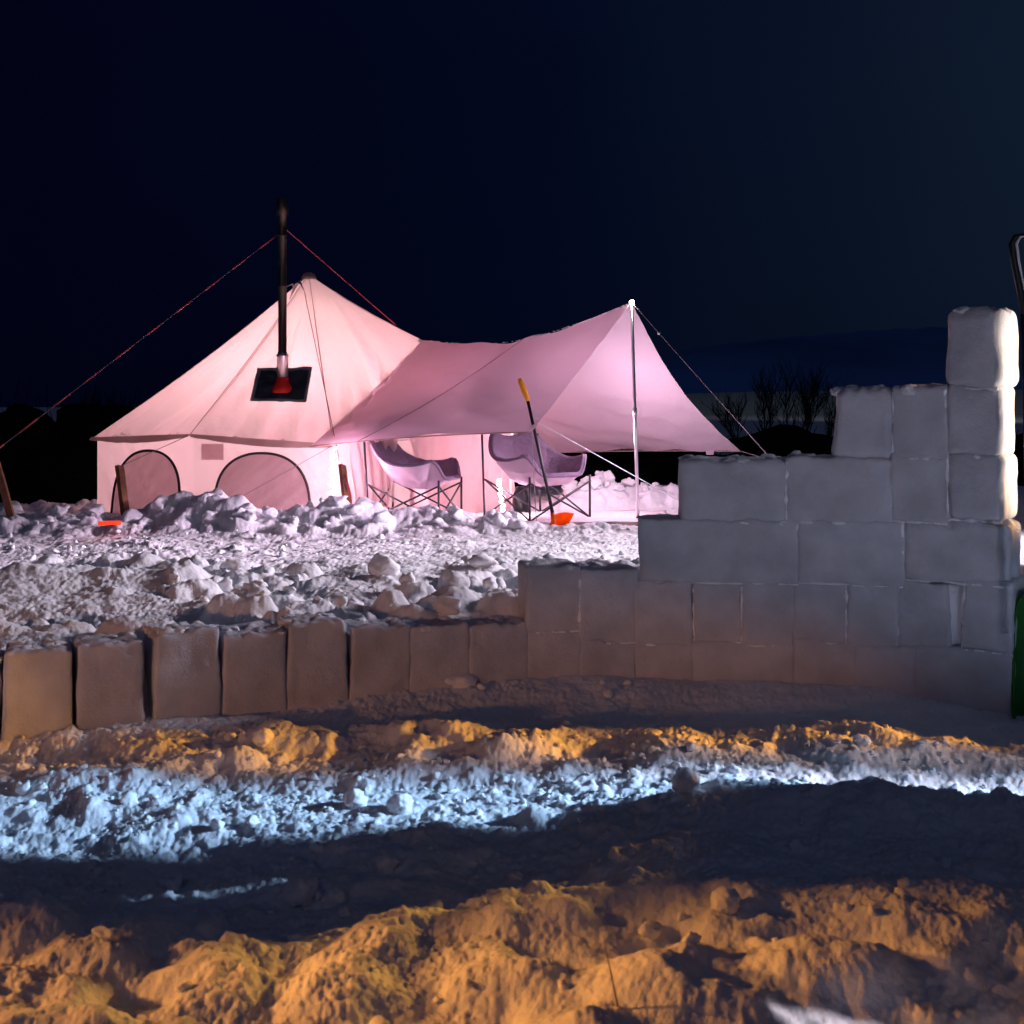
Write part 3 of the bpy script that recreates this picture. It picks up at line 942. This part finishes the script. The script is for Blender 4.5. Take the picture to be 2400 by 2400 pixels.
# gathered door curtain hanging right of the light strip
(x0, y0), (x1, y1) = Vw[2], Vw[3]
d = Vector((x1 - x0, y1 - y0, 0)); nn = Vector((d.y, -d.x, 0)).normalized()
for s0_, s1_, sd in ((.07, .34, 1), (.36, .98, 2)):
    cbm = bmesh.new(); rows = []
    for i in range(19):
        t = i / 18; row = []
        for j in range(71):
            s = j / 70
            ss = s0_ + (s1_ - s0_) * (s * (1 - .25 * t) + (.25 * t if sd == 2 else 0))
            u_ = s * 5 - t * (1.6 if sd == 1 else -1.1)
            off = .10 + (.035 * math.sin(u_ * 6.3 + 2 * mn.noise(Vector((u_, t, sd)))) + .03 * mn.noise(Vector((u_ * 2.2, t * .8, sd)))) * (.3 + .7 * t)
            row.append(cbm.verts.new(Vector((x0 + d.x * ss, y0 + d.y * ss, (.98 + .25 * ss) * (1 - t) + .02)) + nn * off))
        rows.append(row)
    for i in range(18):
        for j in range(70): cbm.faces.new((rows[i][j], rows[i + 1][j], rows[i + 1][j + 1], rows[i][j + 1]))
    from_bm('door_curtain', cbm, M['wallcloth'], tent)

# pale patch on the wall
def quad_on(name, pts, a, b, c, lift, m, parent, n=14, wav=.006):
    P = [ray_plane(px, py, a, b, c, lift)[0] for px, py in pts]
    nn = ray_plane(pts[0][0], pts[0][1], a, b, c, lift)[1]
    bm = bmesh.new(); rows = []
    for i in range(n + 1):
        row = []
        for j in range(n + 1):
            s, t = j / n, i / n
            p = P[0].lerp(P[1], s).lerp(P[3].lerp(P[2], s), t)
            row.append(bm.verts.new(p + nn * wav * mn.noise(Vector((s * 4, t * 4, 2)))))
        rows.append(row)
    for i in range(n):
        for j in range(n):
            bm.faces.new((rows[i][j], rows[i][j + 1], rows[i + 1][j + 1], rows[i + 1][j]))
    return from_bm(name, bm, m, parent)
a_, b_, c_ = Vector((*Vw[1], 0)), Vector((*Vw[2], 0)), Vector((*Vw[1], 1))
quad_on('patch', [(472, 1040), (524, 1040), (524, 1078), (472, 1078)], a_, b_, c_, .03, M['patch'], tent)

# stove jack, collar and flue
a_, b_, c_ = E[1], E[2], APEX
quad_on('jack_border', [(603, 862), (732, 860), (718, 942), (586, 940)], a_, b_, c_, .02, M['jackrim'], tent, wav=.03)
quad_on('stove_jack', [(611, 868), (724, 868), (712, 936), (595, 933)], a_, b_, c_, .045, M['jack'], tent, wav=.03)
J, _ = ray_plane(662, 902, a_, b_, c_, .05)
flue = empty('stove_pipe', J, 'tall black stove pipe rising out of the tent roof', 'stove pipe')
def lathe(name, prof, base, m, parent, seg=28):
    bm = bmesh.new(); rings = []
    for r, z in prof:
        rings.append([bm.verts.new(base + Vector((r * math.cos(2 * math.pi * k / seg), r * math.sin(2 * math.pi * k / seg), z))) for k in range(seg)])
    for r0, r1 in zip(rings, rings[1:]):
        for k in range(seg):
            bm.faces.new((r0[k], r0[(k + 1) % seg], r1[(k + 1) % seg], r1[k]))
    bm.faces.new(rings[-1]); bm.faces.new(rings[0][::-1])
    return from_bm(name, bm, m, parent)
top_h = (905 - 470) / F * J.y
lathe('pipe', [(.050, -.2), (.050, .36), (.056, .365), (.056, .385), (.050, .39), (.050, 1.15), (.054, 1.155), (.054, 1.175), (.050, 1.18), (.050, top_h - .45), (.055, top_h - .445), (.055, top_h - .42), (.050, top_h - .415), (.050, top_h - .2), (.070, top_h - .19), (.070, top_h), (.0, top_h + .01)], J, M['flue'], flue)
lathe('collar', [(.068, -.02), (.068, .33), (.073, .335), (.073, .36), (.051, .365)], J, M['steel'], flue)
lathe('flashing', [(.135, -.10), (.125, -.04), (.10, .0), (.085, .015), (.085, .035), (.075, .04), (.075, .08), (.06, .085)], J, M['silicone'], flue)

# vent hoods near the apex, finial loop
def hood(pl, pr, pt_, bul, lab):
    bm = bmesh.new()
    L, _n = ray_plane(*pl, E[1], E[2], APEX, .03); Rr, _ = ray_plane(*pr, E[1], E[2], APEX, .03); T, n = ray_plane(*pt_, E[1], E[2], APEX, .03)
    rows = []
    for i in range(9):
        t = i / 8; row = []
        for j in range(13):
            s = j / 12
            p = T.lerp(L, t).lerp(T.lerp(Rr, t), s) + n * bul * t * math.sin(math.pi * s) + Vector((0, 0, .05 * t * math.sin(math.pi * s)))
            row.append(bm.verts.new(p))
        rows.append(row)
    for i in range(8):
        for j in range(12):
            bm.faces.new((rows[i][j], rows[i][j + 1], rows[i + 1][j + 1], rows[i + 1][j]))
    bmesh.ops.remove_doubles(bm, verts=bm.verts[:], dist=.0005)
    return from_bm('vent_hood', bm, M['jackrim'], tent)
hood((678, 704), (722, 704), (704, 656), .22, '')
bm = bmesh.new()
tube(bm, [APEX + Vector((-.28, .0, -.30)), APEX + Vector((-.33, 0, -.17)), APEX + Vector((-.22, .02, -.12)), APEX + Vector((-.2, .02, -.22))], .012, 6)
from_bm('vent_loop', bm, M['jackrim'], tent)
lathe('peak_cap', [(.10, -.06), (.09, -.02), (.07, .015), (.03, .03)], APEX, M['valance'], tent)
bar('tent_pole', [(cx, cy, 0), (cx, cy, 2.97)], .02, M['alu'], tent)
bar('wall_pole', [at(965, 1192, 14.75) + Vector((0, -.08, 0)), at(963, 1010, 14.7) + Vector((0, -.08, 0))], [.035, .022], M['wallcloth'], tent)

# lamps hanging inside the tent
def small_lantern(p, power, col, label, m='ledwarm', r=.035):
    o = empty('lantern', p, label, 'lantern')
    lathe('lamp_globe', [(.01, -r * 1.5), (r, -r), (r, r), (.012, r * 1.4)], Vector(p), M[m], o, 12)
    bar('hook', [Vector(p) + Vector((0, 0, r * 1.4)), Vector(p) + Vector((0, 0, .16))], .004, M['cord'], o, 5)
    l = bpy.data.lights.new('lantern_light', 'POINT'); l.energy = power; l.color = col; l.shadow_soft_size = .06
    lo = bpy.data.objects.new('lantern_light', l); lo.location = Vector(p) - Vector((0, 0, .12)); C.objects.link(lo)
    lo.parent = o; lo.matrix_parent_inverse = Matrix.Translation(-Vector(p))
    return o
small_lantern((cx - .05, cy - .03, 2.16), 9, (1.0, .80, .74), 'lantern hanging high on the pole inside the tent')
small_lantern((cx - .05, cy - .2, .95), 160, (1.0, .72, .74), 'lantern hanging low inside the tent')

# ------------------------------------------------------------------ the awning tarp
P = at(1480, 708, 13.96)
N = at(1245, 1012, 12.8)
Fc_ = at(1735, 1057, 15.3)
T1p = at(728, 1046, 13.86)
T2p = Vector((.1, 17.45, .62))
awn = empty('awning', (P.x, P.y, 0), 'pink lit tarp awning strung from the tent to an upright pole', 'awning')
def ridge(s):
    p = A.lerp(P, s); p.z -= .24 * math.sin(math.pi * s) ** 1.0 * (1 - .15 * s); return p
def patch_quad(name, a, b, sagedge, seed, m, lift=Vector((0, 0, 0))):
    bm = bmesh.new(); n, mm = 60, 36; rows = []
    for i in range(mm + 1):
        t = i / mm; row = []
        for j in range(n + 1):
            s = j / n
            hem = a.lerp(b, s); hem.z += sagedge * math.sin(math.pi * s)
            top = ridge(s)
            p = top.lerp(hem, t)
            p.z -= .10 * math.sin(math.pi * t) * (.35 + .65 * s)
            p.z += .060 * math.sin(math.pi * s) * mn.noise(Vector((s * 3 + t * 1.5, t * 7 - s * 5, seed))) + .012 * mn.noise(Vector((s * 6 + t * 12, t * 3 - s * 9, seed + 3)))
            # end edge curves inwards
            p += (A - P).normalized() * (.10 * math.sin(math.pi * t) * max(0, s - .6) / .4)
            row.append(bm.verts.new(p + lift * t))
        rows.append(row)
    for i in range(mm):
        for j in range(n):
            bm.faces.new((rows[i][j], rows[i + 1][j], rows[i + 1][j + 1], rows[i][j + 1]))
    o = from_bm(name, bm, m, awn)
    bar('hem', [rows[-1][j].co.copy() if False else None for j in ()] or [edge_pts for edge_pts in hem_pts(a, b, sagedge)], .007, M['valance'], awn, 6)
    return o
def hem_pts(a, b, sagedge):
    out = []
    for j in range(31):
        s = j / 30
        p = a.lerp(b, s); p.z += sagedge * math.sin(math.pi * s) - .004
        out.append(p)
    return out
patch_quad('near_panel', T1p, N, .03, 3, M['tarp'])
patch_quad('far_panel', T2p, Fc_, .02, 8, M['tarp'])
# little snow crumbs along the ridge
cb = bmesh.new()
for k in range(70):
    s = random.uniform(.02, .8); p = ridge(s)
    g = bmesh.ops.create_icosphere(cb, subdivisions=1, radius=random.uniform(.005, .016))
    for v in g['verts']: v.co = Vector((v.co.x * 1.6, v.co.y, v.co.z * .6)) + p + Vector((0, 0, .006))
tag(from_bm('snow_crumbs', cb, M['snow'], awn), kind='stuff')
# tag on the far hem
quad = bmesh.new()
tg = [at(1654, 1056, 15.15), at(1674, 1056, 15.17), at(1672, 1066, 15.17), at(1656, 1066, 15.15)]
vsq = [quad.verts.new(p) for p in tg] + [quad.verts.new(p + Vector((0, .006, 0))) for p in tg]
for f in ((0, 3, 2, 1), (4, 5, 6, 7), (0, 1, 5, 4), (1, 2, 6, 5), (2, 3, 7, 6), (3, 0, 4, 7)): quad.faces.new([vsq[i] for i in f])
from_bm('hem_tab', quad, M['tarp'], awn, smooth=False)
# stitched seam across the near panel
bar('seam', [ridge(.52).lerp(T1p.lerp(N, .22), t) + Vector((0, -.02, .012 - .10 * math.sin(math.pi * t) * .6)) for t in [i / 14 for i in range(15)]], .004, M['valance'], awn, 5)

pole = empty('awning_pole', (P.x, P.y, 0), 'thin silver upright pole holding the peak of the awning', 'pole')
foot = at(1496, 1222, 13.9)
bar('pole', [foot, foot.lerp(P, .5), P + Vector((0, -.015, .03))], .019, M['alu'], pole, 12)
bar('clamp', [foot.lerp(P, .5) - Vector((0, 0, .04)), foot.lerp(P, .5) + Vector((0, 0, .04))], .025, M['steel'], pole, 12)
bar('foot', [foot - Vector((0, 0, .03)), foot + Vector((0, 0, .05))], .026, M['black'], pole, 12)

# bright lamp at the peak
pk = empty('peak_lamp', P + Vector((0, -.05, -.02)), 'tiny bright white lamp at the awning peak', 'lamp')
bm = bmesh.new(); bmesh.ops.create_icosphere(bm, subdivisions=2, radius=.026)
bmesh.ops.scale(bm, vec=(1, .8, 1.2), verts=bm.verts[:])
bmesh.ops.translate(bm, vec=P + Vector((0.0, -.05, -.01)), verts=bm.verts[:])
from_bm('bulb', bm, M['ledwarm'], pk)
bar('bulb_mount', [P + Vector((-.02, 0, .03)), P + Vector((.0, 0, .055)), P + Vector((.02, 0, .03))], .008, M['black'], pk, 6)
l = bpy.data.lights.new('peak_light', 'POINT'); l.energy = 72; l.color = (1.0, .70, .88); l.shadow_soft_size = .25
lo = bpy.data.objects.new('peak_light', l); C.objects.link(lo); lo.location = P + Vector((-.12, .18, -1.45)); lo.parent = pk; lo.matrix_parent_inverse = Matrix.Translation(-pk.location)

# ------------------------------------------------------------------ LED strips
def led_strip(p0, p1, n, label, power, col, r=.011, spread=.02):
    o = empty('led_strip', p1, label, 'light strip')
    bar('strip', [p0 + Vector((0, .012, 0)), p1 + Vector((0, .012, 0))], .010, M['alu'], o, 6)
    for k in range(n):
        p = p0.lerp(p1, (k + .5) / n) + Vector(((-1) ** k * spread / 2, 0, 0))
        bm = bmesh.new()
        bmesh.ops.create_icosphere(bm, subdivisions=2, radius=r)
        for v in bm.verts: v.co = Vector((v.co.x * 1.2, v.co.y, v.co.z)) + p
        from_bm('bulb', bm, M['led'], o)
    for t in (.25, .75):
        l = bpy.data.lights.new('strip_light', 'POINT'); l.energy = power / 2; l.color = col; l.shadow_soft_size = .05
        lo = bpy.data.objects.new('strip_light', l); C.objects.link(lo)
        lo.location = p0.lerp(p1, t) + Vector((.12, -.22, 0)); lo.parent = o; lo.matrix_parent_inverse = Matrix.Translation(-Vector(p1))
    return o
led_strip(at(782, 1045, 13.78), at(778, 1190, 13.78), 15, 'vertical strip of white lights on the tent corner behind the wooden stake', 38, (1.0, .58, .80), r=.015, spread=.04)
led_strip(at(1168, 1122, 14.55), at(1180, 1200, 14.5), 8, 'short strip of white lights low under the right camp chair', 20, (1.0, .66, .84), r=.022, spread=.012)
# unseen fill lamp added to brighten the underside of the cloth
l = small_lantern((-.45, 15.4, 1.0), 105, (1.0, .60, .82), 'added fill lamp hidden under the awning ridge', r=.03)

# ------------------------------------------------------------------ guy lines
def guy(name, pts, m, label, r=.005, cat='guy line', group='guy lines of the tent and awning', sag=.0, dash=False):
    pts = [Vector(p) for p in pts]
    full = []
    n = 24
    for i in range(n + 1):
        t = i / n
        p = pts[0].lerp(pts[1], t); p.z -= sag * math.sin(math.pi * t)
        full.append(p)
    o = bar(name, full, r, m, None, 5)
    if dash:
        root = o
        for k in range(10):
            t0 = (k + .15) / 10; t1 = (k + .7) / 10
            q = bar('red_marking', [pts[0].lerp(pts[1], t0), pts[0].lerp(pts[1], t1)], r * 2.4, M['redcord'], None, 5)
            q.parent = root
    return tag(o, label, cat, group)
ftop = J + Vector((0, 0, (905 - 552) / F * J.y))
M['redline'] = mat('red_reflective', (0.50, 0.09, 0.10), 0.7)
M['redcord'] = M['redline']
guy('guy_line', [ftop + Vector((-.05, 0, 0)), at(-60, 1095, 12.6)], M['cord'], 'long red flecked guy line from the stove pipe down to the left edge', r=.004, dash=True)
guy('guy_line', [ftop + Vector((.05, 0, .05)), at(928, 762, 17.0)], M['redline'], 'red guy line from the stove pipe down behind the right roof slope', r=.006)
guy('guy_line', [APEX + Vector((-.02, -.25, -.25)), at(800, 1100, 13.55)], M['redline'], 'thin red guy line down the roof to the orange lit stake', r=.005)
gP = guy('guy_line', [P, at(1815, 1085, 12.6)], M['cord'], 'thin guy line from the awning peak down to the right behind the wall', r=.004)
guy('guy_line', [Fc_, at(1880, 1100, 14.2)], M['cord'], 'short guy line from the right hem corner of the awning', r=.005)
guy('guy_line', [N + Vector((.03, 0, .12)), at(1690, 1228, 13.6)], M['alu'], 'pale guy line running from the near awning corner down right past the pole', r=.006)
guy('guy_line', [N, at(1258, 1238, 12.9)], M['cord'], 'vertical cord from the near awning corner to the snow', r=.004)
guy('guy_line', [E[1] + Vector((0, -.03, 0)), at(284, 1092, 13.35)], M['cord'], 'thin cord from the eave corner to the left wooden stake', r=.004)
guy('guy_line', [E[2] + Vector((0, -.03, 0)), at(520, 1190, 13.3)], M['cord'], 'thin cord from the eave corner slanting over the wide window', r=.004)
tens = bmesh.new(); bmesh.ops.create_cube(tens, size=.03)
bmesh.ops.bevel(tens, geom=tens.edges[:], offset=.006, segments=2)
bmesh.ops.translate(tens, vec=P.lerp(at(1815, 1085, 12.6), .21) + Vector((0, 0, 0)), verts=tens.verts[:])
q = from_bm('tensioner', tens, M['alu'], None); q.parent = gP

# ------------------------------------------------------------------ stakes
def stake(p0, p1, wd, label, m, ang=.4):
    bm = bmesh.new()
    bmesh.ops.create_cube(bm, size=1)
    L = (Vector(p1) - Vector(p0)).length
    bmesh.ops.subdivide_edges(bm, edges=[e for e in bm.edges if abs(e.verts[0].co.z - e.verts[1].co.z) > .5], cuts=6)
    for v in bm.verts:
        t = v.co.z + .5
        wob = .006 * mn.noise(Vector((t * 6, v.co.x * 3, v.co.y * 3)))
        tip = .45 if t < .05 else 1
        v.co = Vector((v.co.x * wd * tip + wob, v.co.y * wd * .6 * tip, (t) * L + (.02 * v.co.x if t > .9 else 0)))
    bmesh.ops.bevel(bm, geom=bm.edges[:], offset=.003, segments=1)
    d = (Vector(p1) - Vector(p0)).normalized()
    rot = d.to_track_quat('Z', 'Y').to_matrix() @ Matrix.Rotation(ang, 3, 'Z')
    for v in bm.verts: v.co = rot @ v.co + Vector(p0)
    o = from_bm('wooden_stake', bm, m, None, smooth=False)
    return tag(o, label, 'stake', 'wooden stakes')
stake(at(298, 1235, 13.2), at(280, 1093, 13.35), .085, 'dark brown wooden stake in front of the left tent window', M['wood'])
stake(at(818, 1225, 13.3), at(802, 1090, 13.5), .075, 'wooden stake beside the vertical light strip', M['wood'])
stake(at(30, 1225, 12.9), at(-8, 1085, 12.7), .07, 'dark red brown wooden stake at the far left edge', M['wood'])
bar('strap', [at(808, 1110, 13.42), at(822, 1160, 13.38), at(828, 1232, 13.3)], .012, M['redline'], None, 6)
tag(bpy.data.objects['strap'], 'red strap hanging along the stake beside the light strip', 'strap')

# ------------------------------------------------------------------ camp chairs
def camp_chair(loc, yaw, s, label):
    root = empty('camp_chair', loc, label, 'camp chair', 'camp chairs under the awning')
    rot = Matrix.Rotation(yaw, 3, 'Z')
    def W(p): return Vector(loc) + rot @ (Vector(p) * s)
    def rimp(a):
        c, sn = math.cos(a), math.sin(a)
        back = max(0, -c)
        fr = min(max((c - .55) / .38, 0), 1); fr = fr * fr * (3 - 2 * fr)
        x = .42 * math.copysign(abs(c) ** .8, c) - .12 * back ** 1.5
        yv = .46 * math.copysign(abs(sn) ** .75, sn) * (1 - .12 * back ** 2)
        z = .66 + .22 * back ** 2.5 - .20 * fr
        for a0, w0, h0 in ((2.55, .28, .06), (3.73, .28, .06), (math.pi, .25, -.06), (.72, .2, .05), (5.56, .2, .05), (1.55, .5, -.05), (4.73, .5, -.05)):
            z += h0 * math.exp(-((a - a0) / w0) ** 2)
        return Vector((x, yv, z))
    bm = bmesh.new(); rows = []
    na, nr = 56, 16
    cen = Vector((.02, 0, .34))
    for i in range(1, nr + 1):
        r = i / nr; row = []
        for j in range(na):
            a = 2 * math.pi * j / na
            p = rimp(a)
            q = cen.lerp(p, r)
            q.x = cen.x + (p.x - cen.x) * r ** .62; q.y = p.y * r ** .62
            q.z = cen.z + (p.z - cen.z) * r ** 1.7
            f = .045 * mn.noise(Vector((q.x * 7, q.y * 7, q.z * 7 + yaw))) * math.sin(math.pi * r ** 1.5) + .018 * abs(mn.noise(Vector((q.x * 14, q.y * 14, q.z * 14 + yaw)))) + .006 * math.cos(a * 8) * math.sin(math.pi * r)
            row.append(bm.verts.new(W(q + Vector((0, 0, f)))))
        rows.append(row)
    cv = bm.verts.new(W(cen))
    for j in range(na):
        bm.faces.new((cv, rows[0][j], rows[0][(j + 1) % na]))
    for i in range(nr - 1):
        for j in range(na):
            bm.faces.new((rows[i][j], rows[i + 1][j], rows[i + 1][(j + 1) % na], rows[i][(j + 1) % na]))
    o = from_bm('seat', bm, M['chair'], root)
    o.data.materials.append(M['chairin'])
    # padded inside
    md = o.modifiers.new('pad', 'SOLIDIFY'); md.thickness = .035 * s; md.offset = 1; md.material_offset = 1; md.material_offset_rim = 0
    bar('piping', [W(rimp(2 * math.pi * j / 56)) for j in range(56)], .013 * s, M['chair'], root, 8, closed=True)
    r_ = .013
    fl, fr, bl, br = Vector((.36, .38, 0)), Vector((.36, -.38, 0)), Vector((-.44, .36, 0)), Vector((-.44, -.36, 0))
    for f in (fl, fr): bar('leg', [W(f), W(f + Vector((0, 0, .46)))], r_, M['frame'], root)
    for b in (bl, br): bar('leg', [W(b), W(b + Vector((-.05, 0, .86)))], r_, M['frame'], root)
    def cross(p, q, h=.40):
        bar('cross_bar', [W(p + Vector((0, 0, .03))), W(q + Vector((0, 0, h)))], r_ * .8, M['frame'], root)
        bar('cross_bar', [W(q + Vector((0, .01, .03))), W(p + Vector((0, .01, h)))], r_ * .8, M['frame'], root)
    cross(fl, fr); cross(bl, br); cross(fl, bl); cross(fr, br)
    for f in (fl, fr, bl, br):
        bm = bmesh.new(); tube(bm, [W(f + Vector((0, 0, -.01))), W(f + Vector((0, 0, .035)))], .02, 8); from_bm('foot', bm, M['black'], root)
    return root
c1 = at(982, 1195, 14.0); c1.z = .0
camp_chair(c1, R(-16), 1.04, 'dark lilac round camp chair turned away, in front of the tent wall')
c2 = at(1262, 1200, 14.1); c2.z = .0
camp_chair(c2, R(-54), 1.12, 'pale lilac padded round camp chair behind the orange shovel')

# ------------------------------------------------------------------ shovel in the snow
sh = empty('snow_shovel', at(1300, 1240, 12.85), 'orange bladed snow shovel with black shaft stuck upright in the snow', 'shovel')
s0 = at(1298, 1215, 12.85); s1 = at(1236, 935, 12.95); s2 = at(1217, 887, 12.97)
bar('shaft', [s0, s0.lerp(s1, .5), s1], [.019, .017, .017], M['black'], sh, 12)
bm = bmesh.new()
tube(bm, [s1.lerp(s0, .02), s1, s1.lerp(s2, .35), s1.lerp(s2, .8), s2], [.019, .024, .034, .030, .018], 12)
from_bm('grip', bm, M['yellow'], sh)
# scoop blade: curved sheet with raised sides
bm = bmesh.new(); rows = []
Lc = [(1294, 1210), (1289, 1222), (1285, 1236), (1283, 1250)]
Rc = [(1343, 1207), (1338, 1219), (1328, 1236), (1312, 1256)]
def curve(cv, t):
    t *= 3; k = min(int(t), 2); f = t - k
    return (cv[k][0] * (1 - f) + cv[k + 1][0] * f, cv[k][1] * (1 - f) + cv[k + 1][1] * f)
for i in range(15):
    t = i / 14; row = []
    a, b = curve(Lc, t), curve(Rc, t)
    for j in range(17):
        q = j / 16
        p = at(a[0] * (1 - q) + b[0] * q + 3, a[1] * (1 - q) + b[1] * q - 4 - 3 * math.sin(math.pi * q), 12.85)
        p.y += .05 * math.sin(math.pi * q) + .04 * math.sin(math.pi * t) - .05 * t + .004 * math.cos(q * 19)
        row.append(bm.verts.new(p))
    rows.append(row)
for i in range(14):
    for j in range(16): bm.faces.new((rows[i][j], rows[i][j + 1], rows[i + 1][j + 1], rows[i + 1][j]))
b_o = from_bm('blade', bm, M['orange'], sh)
md = b_o.modifiers.new('thick', 'SOLIDIFY'); md.thickness = .008
bar('socket', [s0 + Vector((-.015, 0, .06)), s0 + Vector((-.0, 0, -.05)), s0 + Vector((.02, -.01, -.13))], [.022, .028, .018], M['orange'], sh, 10)

# ------------------------------------------------------------------ ground sheet and small things
bm = bmesh.new(); rows = []
g0, g1, g2, g3 = at(1232, 1232, 13.35), at(1575, 1230, 13.45), at(1560, 1205, 14.9), at(1250, 1205, 14.9)
for p in (g0, g1, g2, g3): p.z = 0
for i in range(13):
    t = i / 12; row = []
    for j in range(31):
        s = j / 30
        p = g0.lerp(g1, s).lerp(g3.lerp(g2, s), t); p.z = .035 + .012 * mn.noise(Vector((s * 6, t * 3, 0)))
        row.append(bm.verts.new(p))
    rows.append(row)
for i in range(12):
    for j in range(30): bm.faces.new((rows[i][j], rows[i][j + 1], rows[i + 1][j + 1], rows[i + 1][j]))
gs = from_bm('ground_sheet', bm, M['mat_floor'])
md = gs.modifiers.new('thick', 'SOLIDIFY'); md.thickness = .02; md.offset = -1
tag(gs, 'pale sheet spread on the trodden snow under the awning', 'ground sheet')

def slab(name, p0, p1, h, d, m, label, cat):
    bm = bmesh.new(); bmesh.ops.create_cube(bm, size=1)
    bmesh.ops.subdivide_edges(bm, edges=bm.edges[:], cuts=5, use_grid_fill=True)
    p0, p1 = Vector(p0), Vector(p1); ex = p1 - p0
    for v in bm.verts:
        t = v.co.x + .5
        q = p0 + ex * t
        q.y += v.co.y * d * (1 - .5 * abs(2 * t - 1) ** 3); q.z += v.co.z * h + .012 * mn.noise(Vector((t * 5, v.co.y, 3)))
        v.co = q
    bmesh.ops.bevel(bm, geom=[e for e in bm.edges if e.calc_face_angle(0) > 1], offset=.004, segments=2)
    return tag(from_bm(name, bm, m), label, cat)
slab('edge_board', at(1262, 1241, 12.98), at(1402, 1240, 13.1), .025, .08, M['orange'], 'thin orange red board edge half buried behind the shovel blade', 'board')
slab('edge_plank', at(1352, 1233, 13.2), at(1562, 1230, 13.35), .02, .10, M['wood'], 'thin plank along the front edge of the ground sheet', 'plank')
rl = slab('red_light', at(230, 1227, 12.1), at(284, 1225, 12.1), .035, .05, M['redled'], 'glowing red light lying in the snow at the left tent corner', 'light')
l = bpy.data.lights.new('red_glow', 'POINT'); l.energy = .5; l.color = (1, .06, .02); l.shadow_soft_size = .03
lo = bpy.data.objects.new('red_glow', l); C.objects.link(lo); lo.location = at(245, 1208, 12.1); lo.parent = rl
# black bag under the right chair
bm = bmesh.new(); bmesh.ops.create_icosphere(bm, subdivisions=3, radius=.13)
for v in bm.verts:
    v.co = Vector((v.co.x * .8, v.co.y, v.co.z * 1.35 + (.03 if v.co.z > 0 else 0))) * (1 + .25 * mn.noise(v.co * 9)) + at(1222, 1180, 15.0)
bg_ = empty('bag', at(1222, 1200, 15.0), 'black bag standing behind the right camp chair', 'bag')
from_bm('sack', bm, M['black'], bg_)
bar('bag_handle', [at(1214, 1152, 14.95), at(1222, 1142, 14.95), at(1230, 1152, 14.95)], .008, M['black'], bg_, 6)

# dry stalk in the foreground
st0 = at(1453, 2440, 3.35); pts = []
for t, (px, py) in zip((0, .3, .6, 1), ((1453, 2440), (1446, 2350), (1432, 2280), (1415, 2208))): pts.append(at(px, py, 3.35))
bar('dry_stalk', pts, [.0035, .003, .0025, .0012], M['stalk'], None, 6)
tag(bpy.data.objects['dry_stalk'], 'thin dry grass stalk sticking out of the foreground snow', 'grass stalk')

# ------------------------------------------------------------------ things at the right end of the wall
# black handled tool standing against the wall end
tl = empty('black_shovel', at(2412, 1300, 6.8), 'black handled shovel standing upright at the right end of the wall', 'shovel')
yh = 6.72
bar('shaft', [at(2412, 1500, yh), at(2404, 905, yh), at(2399, 735, yh)], .016, M['black'], tl, 10)
hp = [at(x, y_, yh) for x, y_ in ((2399, 735), (2390, 680), (2376, 610), (2371, 572), (2380, 556), (2405, 552), (2430, 560), (2438, 590), (2424, 660), (2410, 735))]
bar('handle', hp, .017, M['black'], tl, 10)
bar('snow_rim', [p + Vector((.022, -.012, .0)) for p in hp[1:6]], [.004, .007, .009, .007, .004], M['snow'], tl, 8)
# green board
gb = empty('green_sled', at(2390, 1700, 6.55), 'dark green plastic sled standing on end against the right end of the wall', 'sled')
bm = bmesh.new(); n, m_ = 20, 14; rows = []
for i in range(n + 1):
    t = i / n; row = []
    hwid = .17 * (1 - abs(2 * t - 1) ** 6 * .35)
    for j in range(m_ + 1):
        s = 2 * j / m_ - 1
        p = at(2386, 1752, 6.95) + Vector((.125 + s * hwid + .05 * t, .14 * t - .05 * abs(s) ** 4 - .03 * abs(2 * t - 1) ** 4, t * .86))
        row.append(bm.verts.new(p))
    rows.append(row)
for i in range(n):
    for j in range(m_): bm.faces.new((rows[i][j], rows[i][j + 1], rows[i + 1][j + 1], rows[i + 1][j]))
o = from_bm('shell', bm, M['green'], gb)
md = o.modifiers.new('thick', 'SOLIDIFY'); md.thickness = .01
bar('rim', [r[0].co.copy() for r in ()] or [at(2386, 1752, 6.95) + Vector((.125 - .17 * (1 - abs(2 * t - 1) ** 6 * .35) + .05 * t, .14 * t - .055 - .03 * abs(2 * t - 1) ** 4, t * .86)) for t in [i / 20 for i in range(21)]], .010, M['green'], gb, 8)
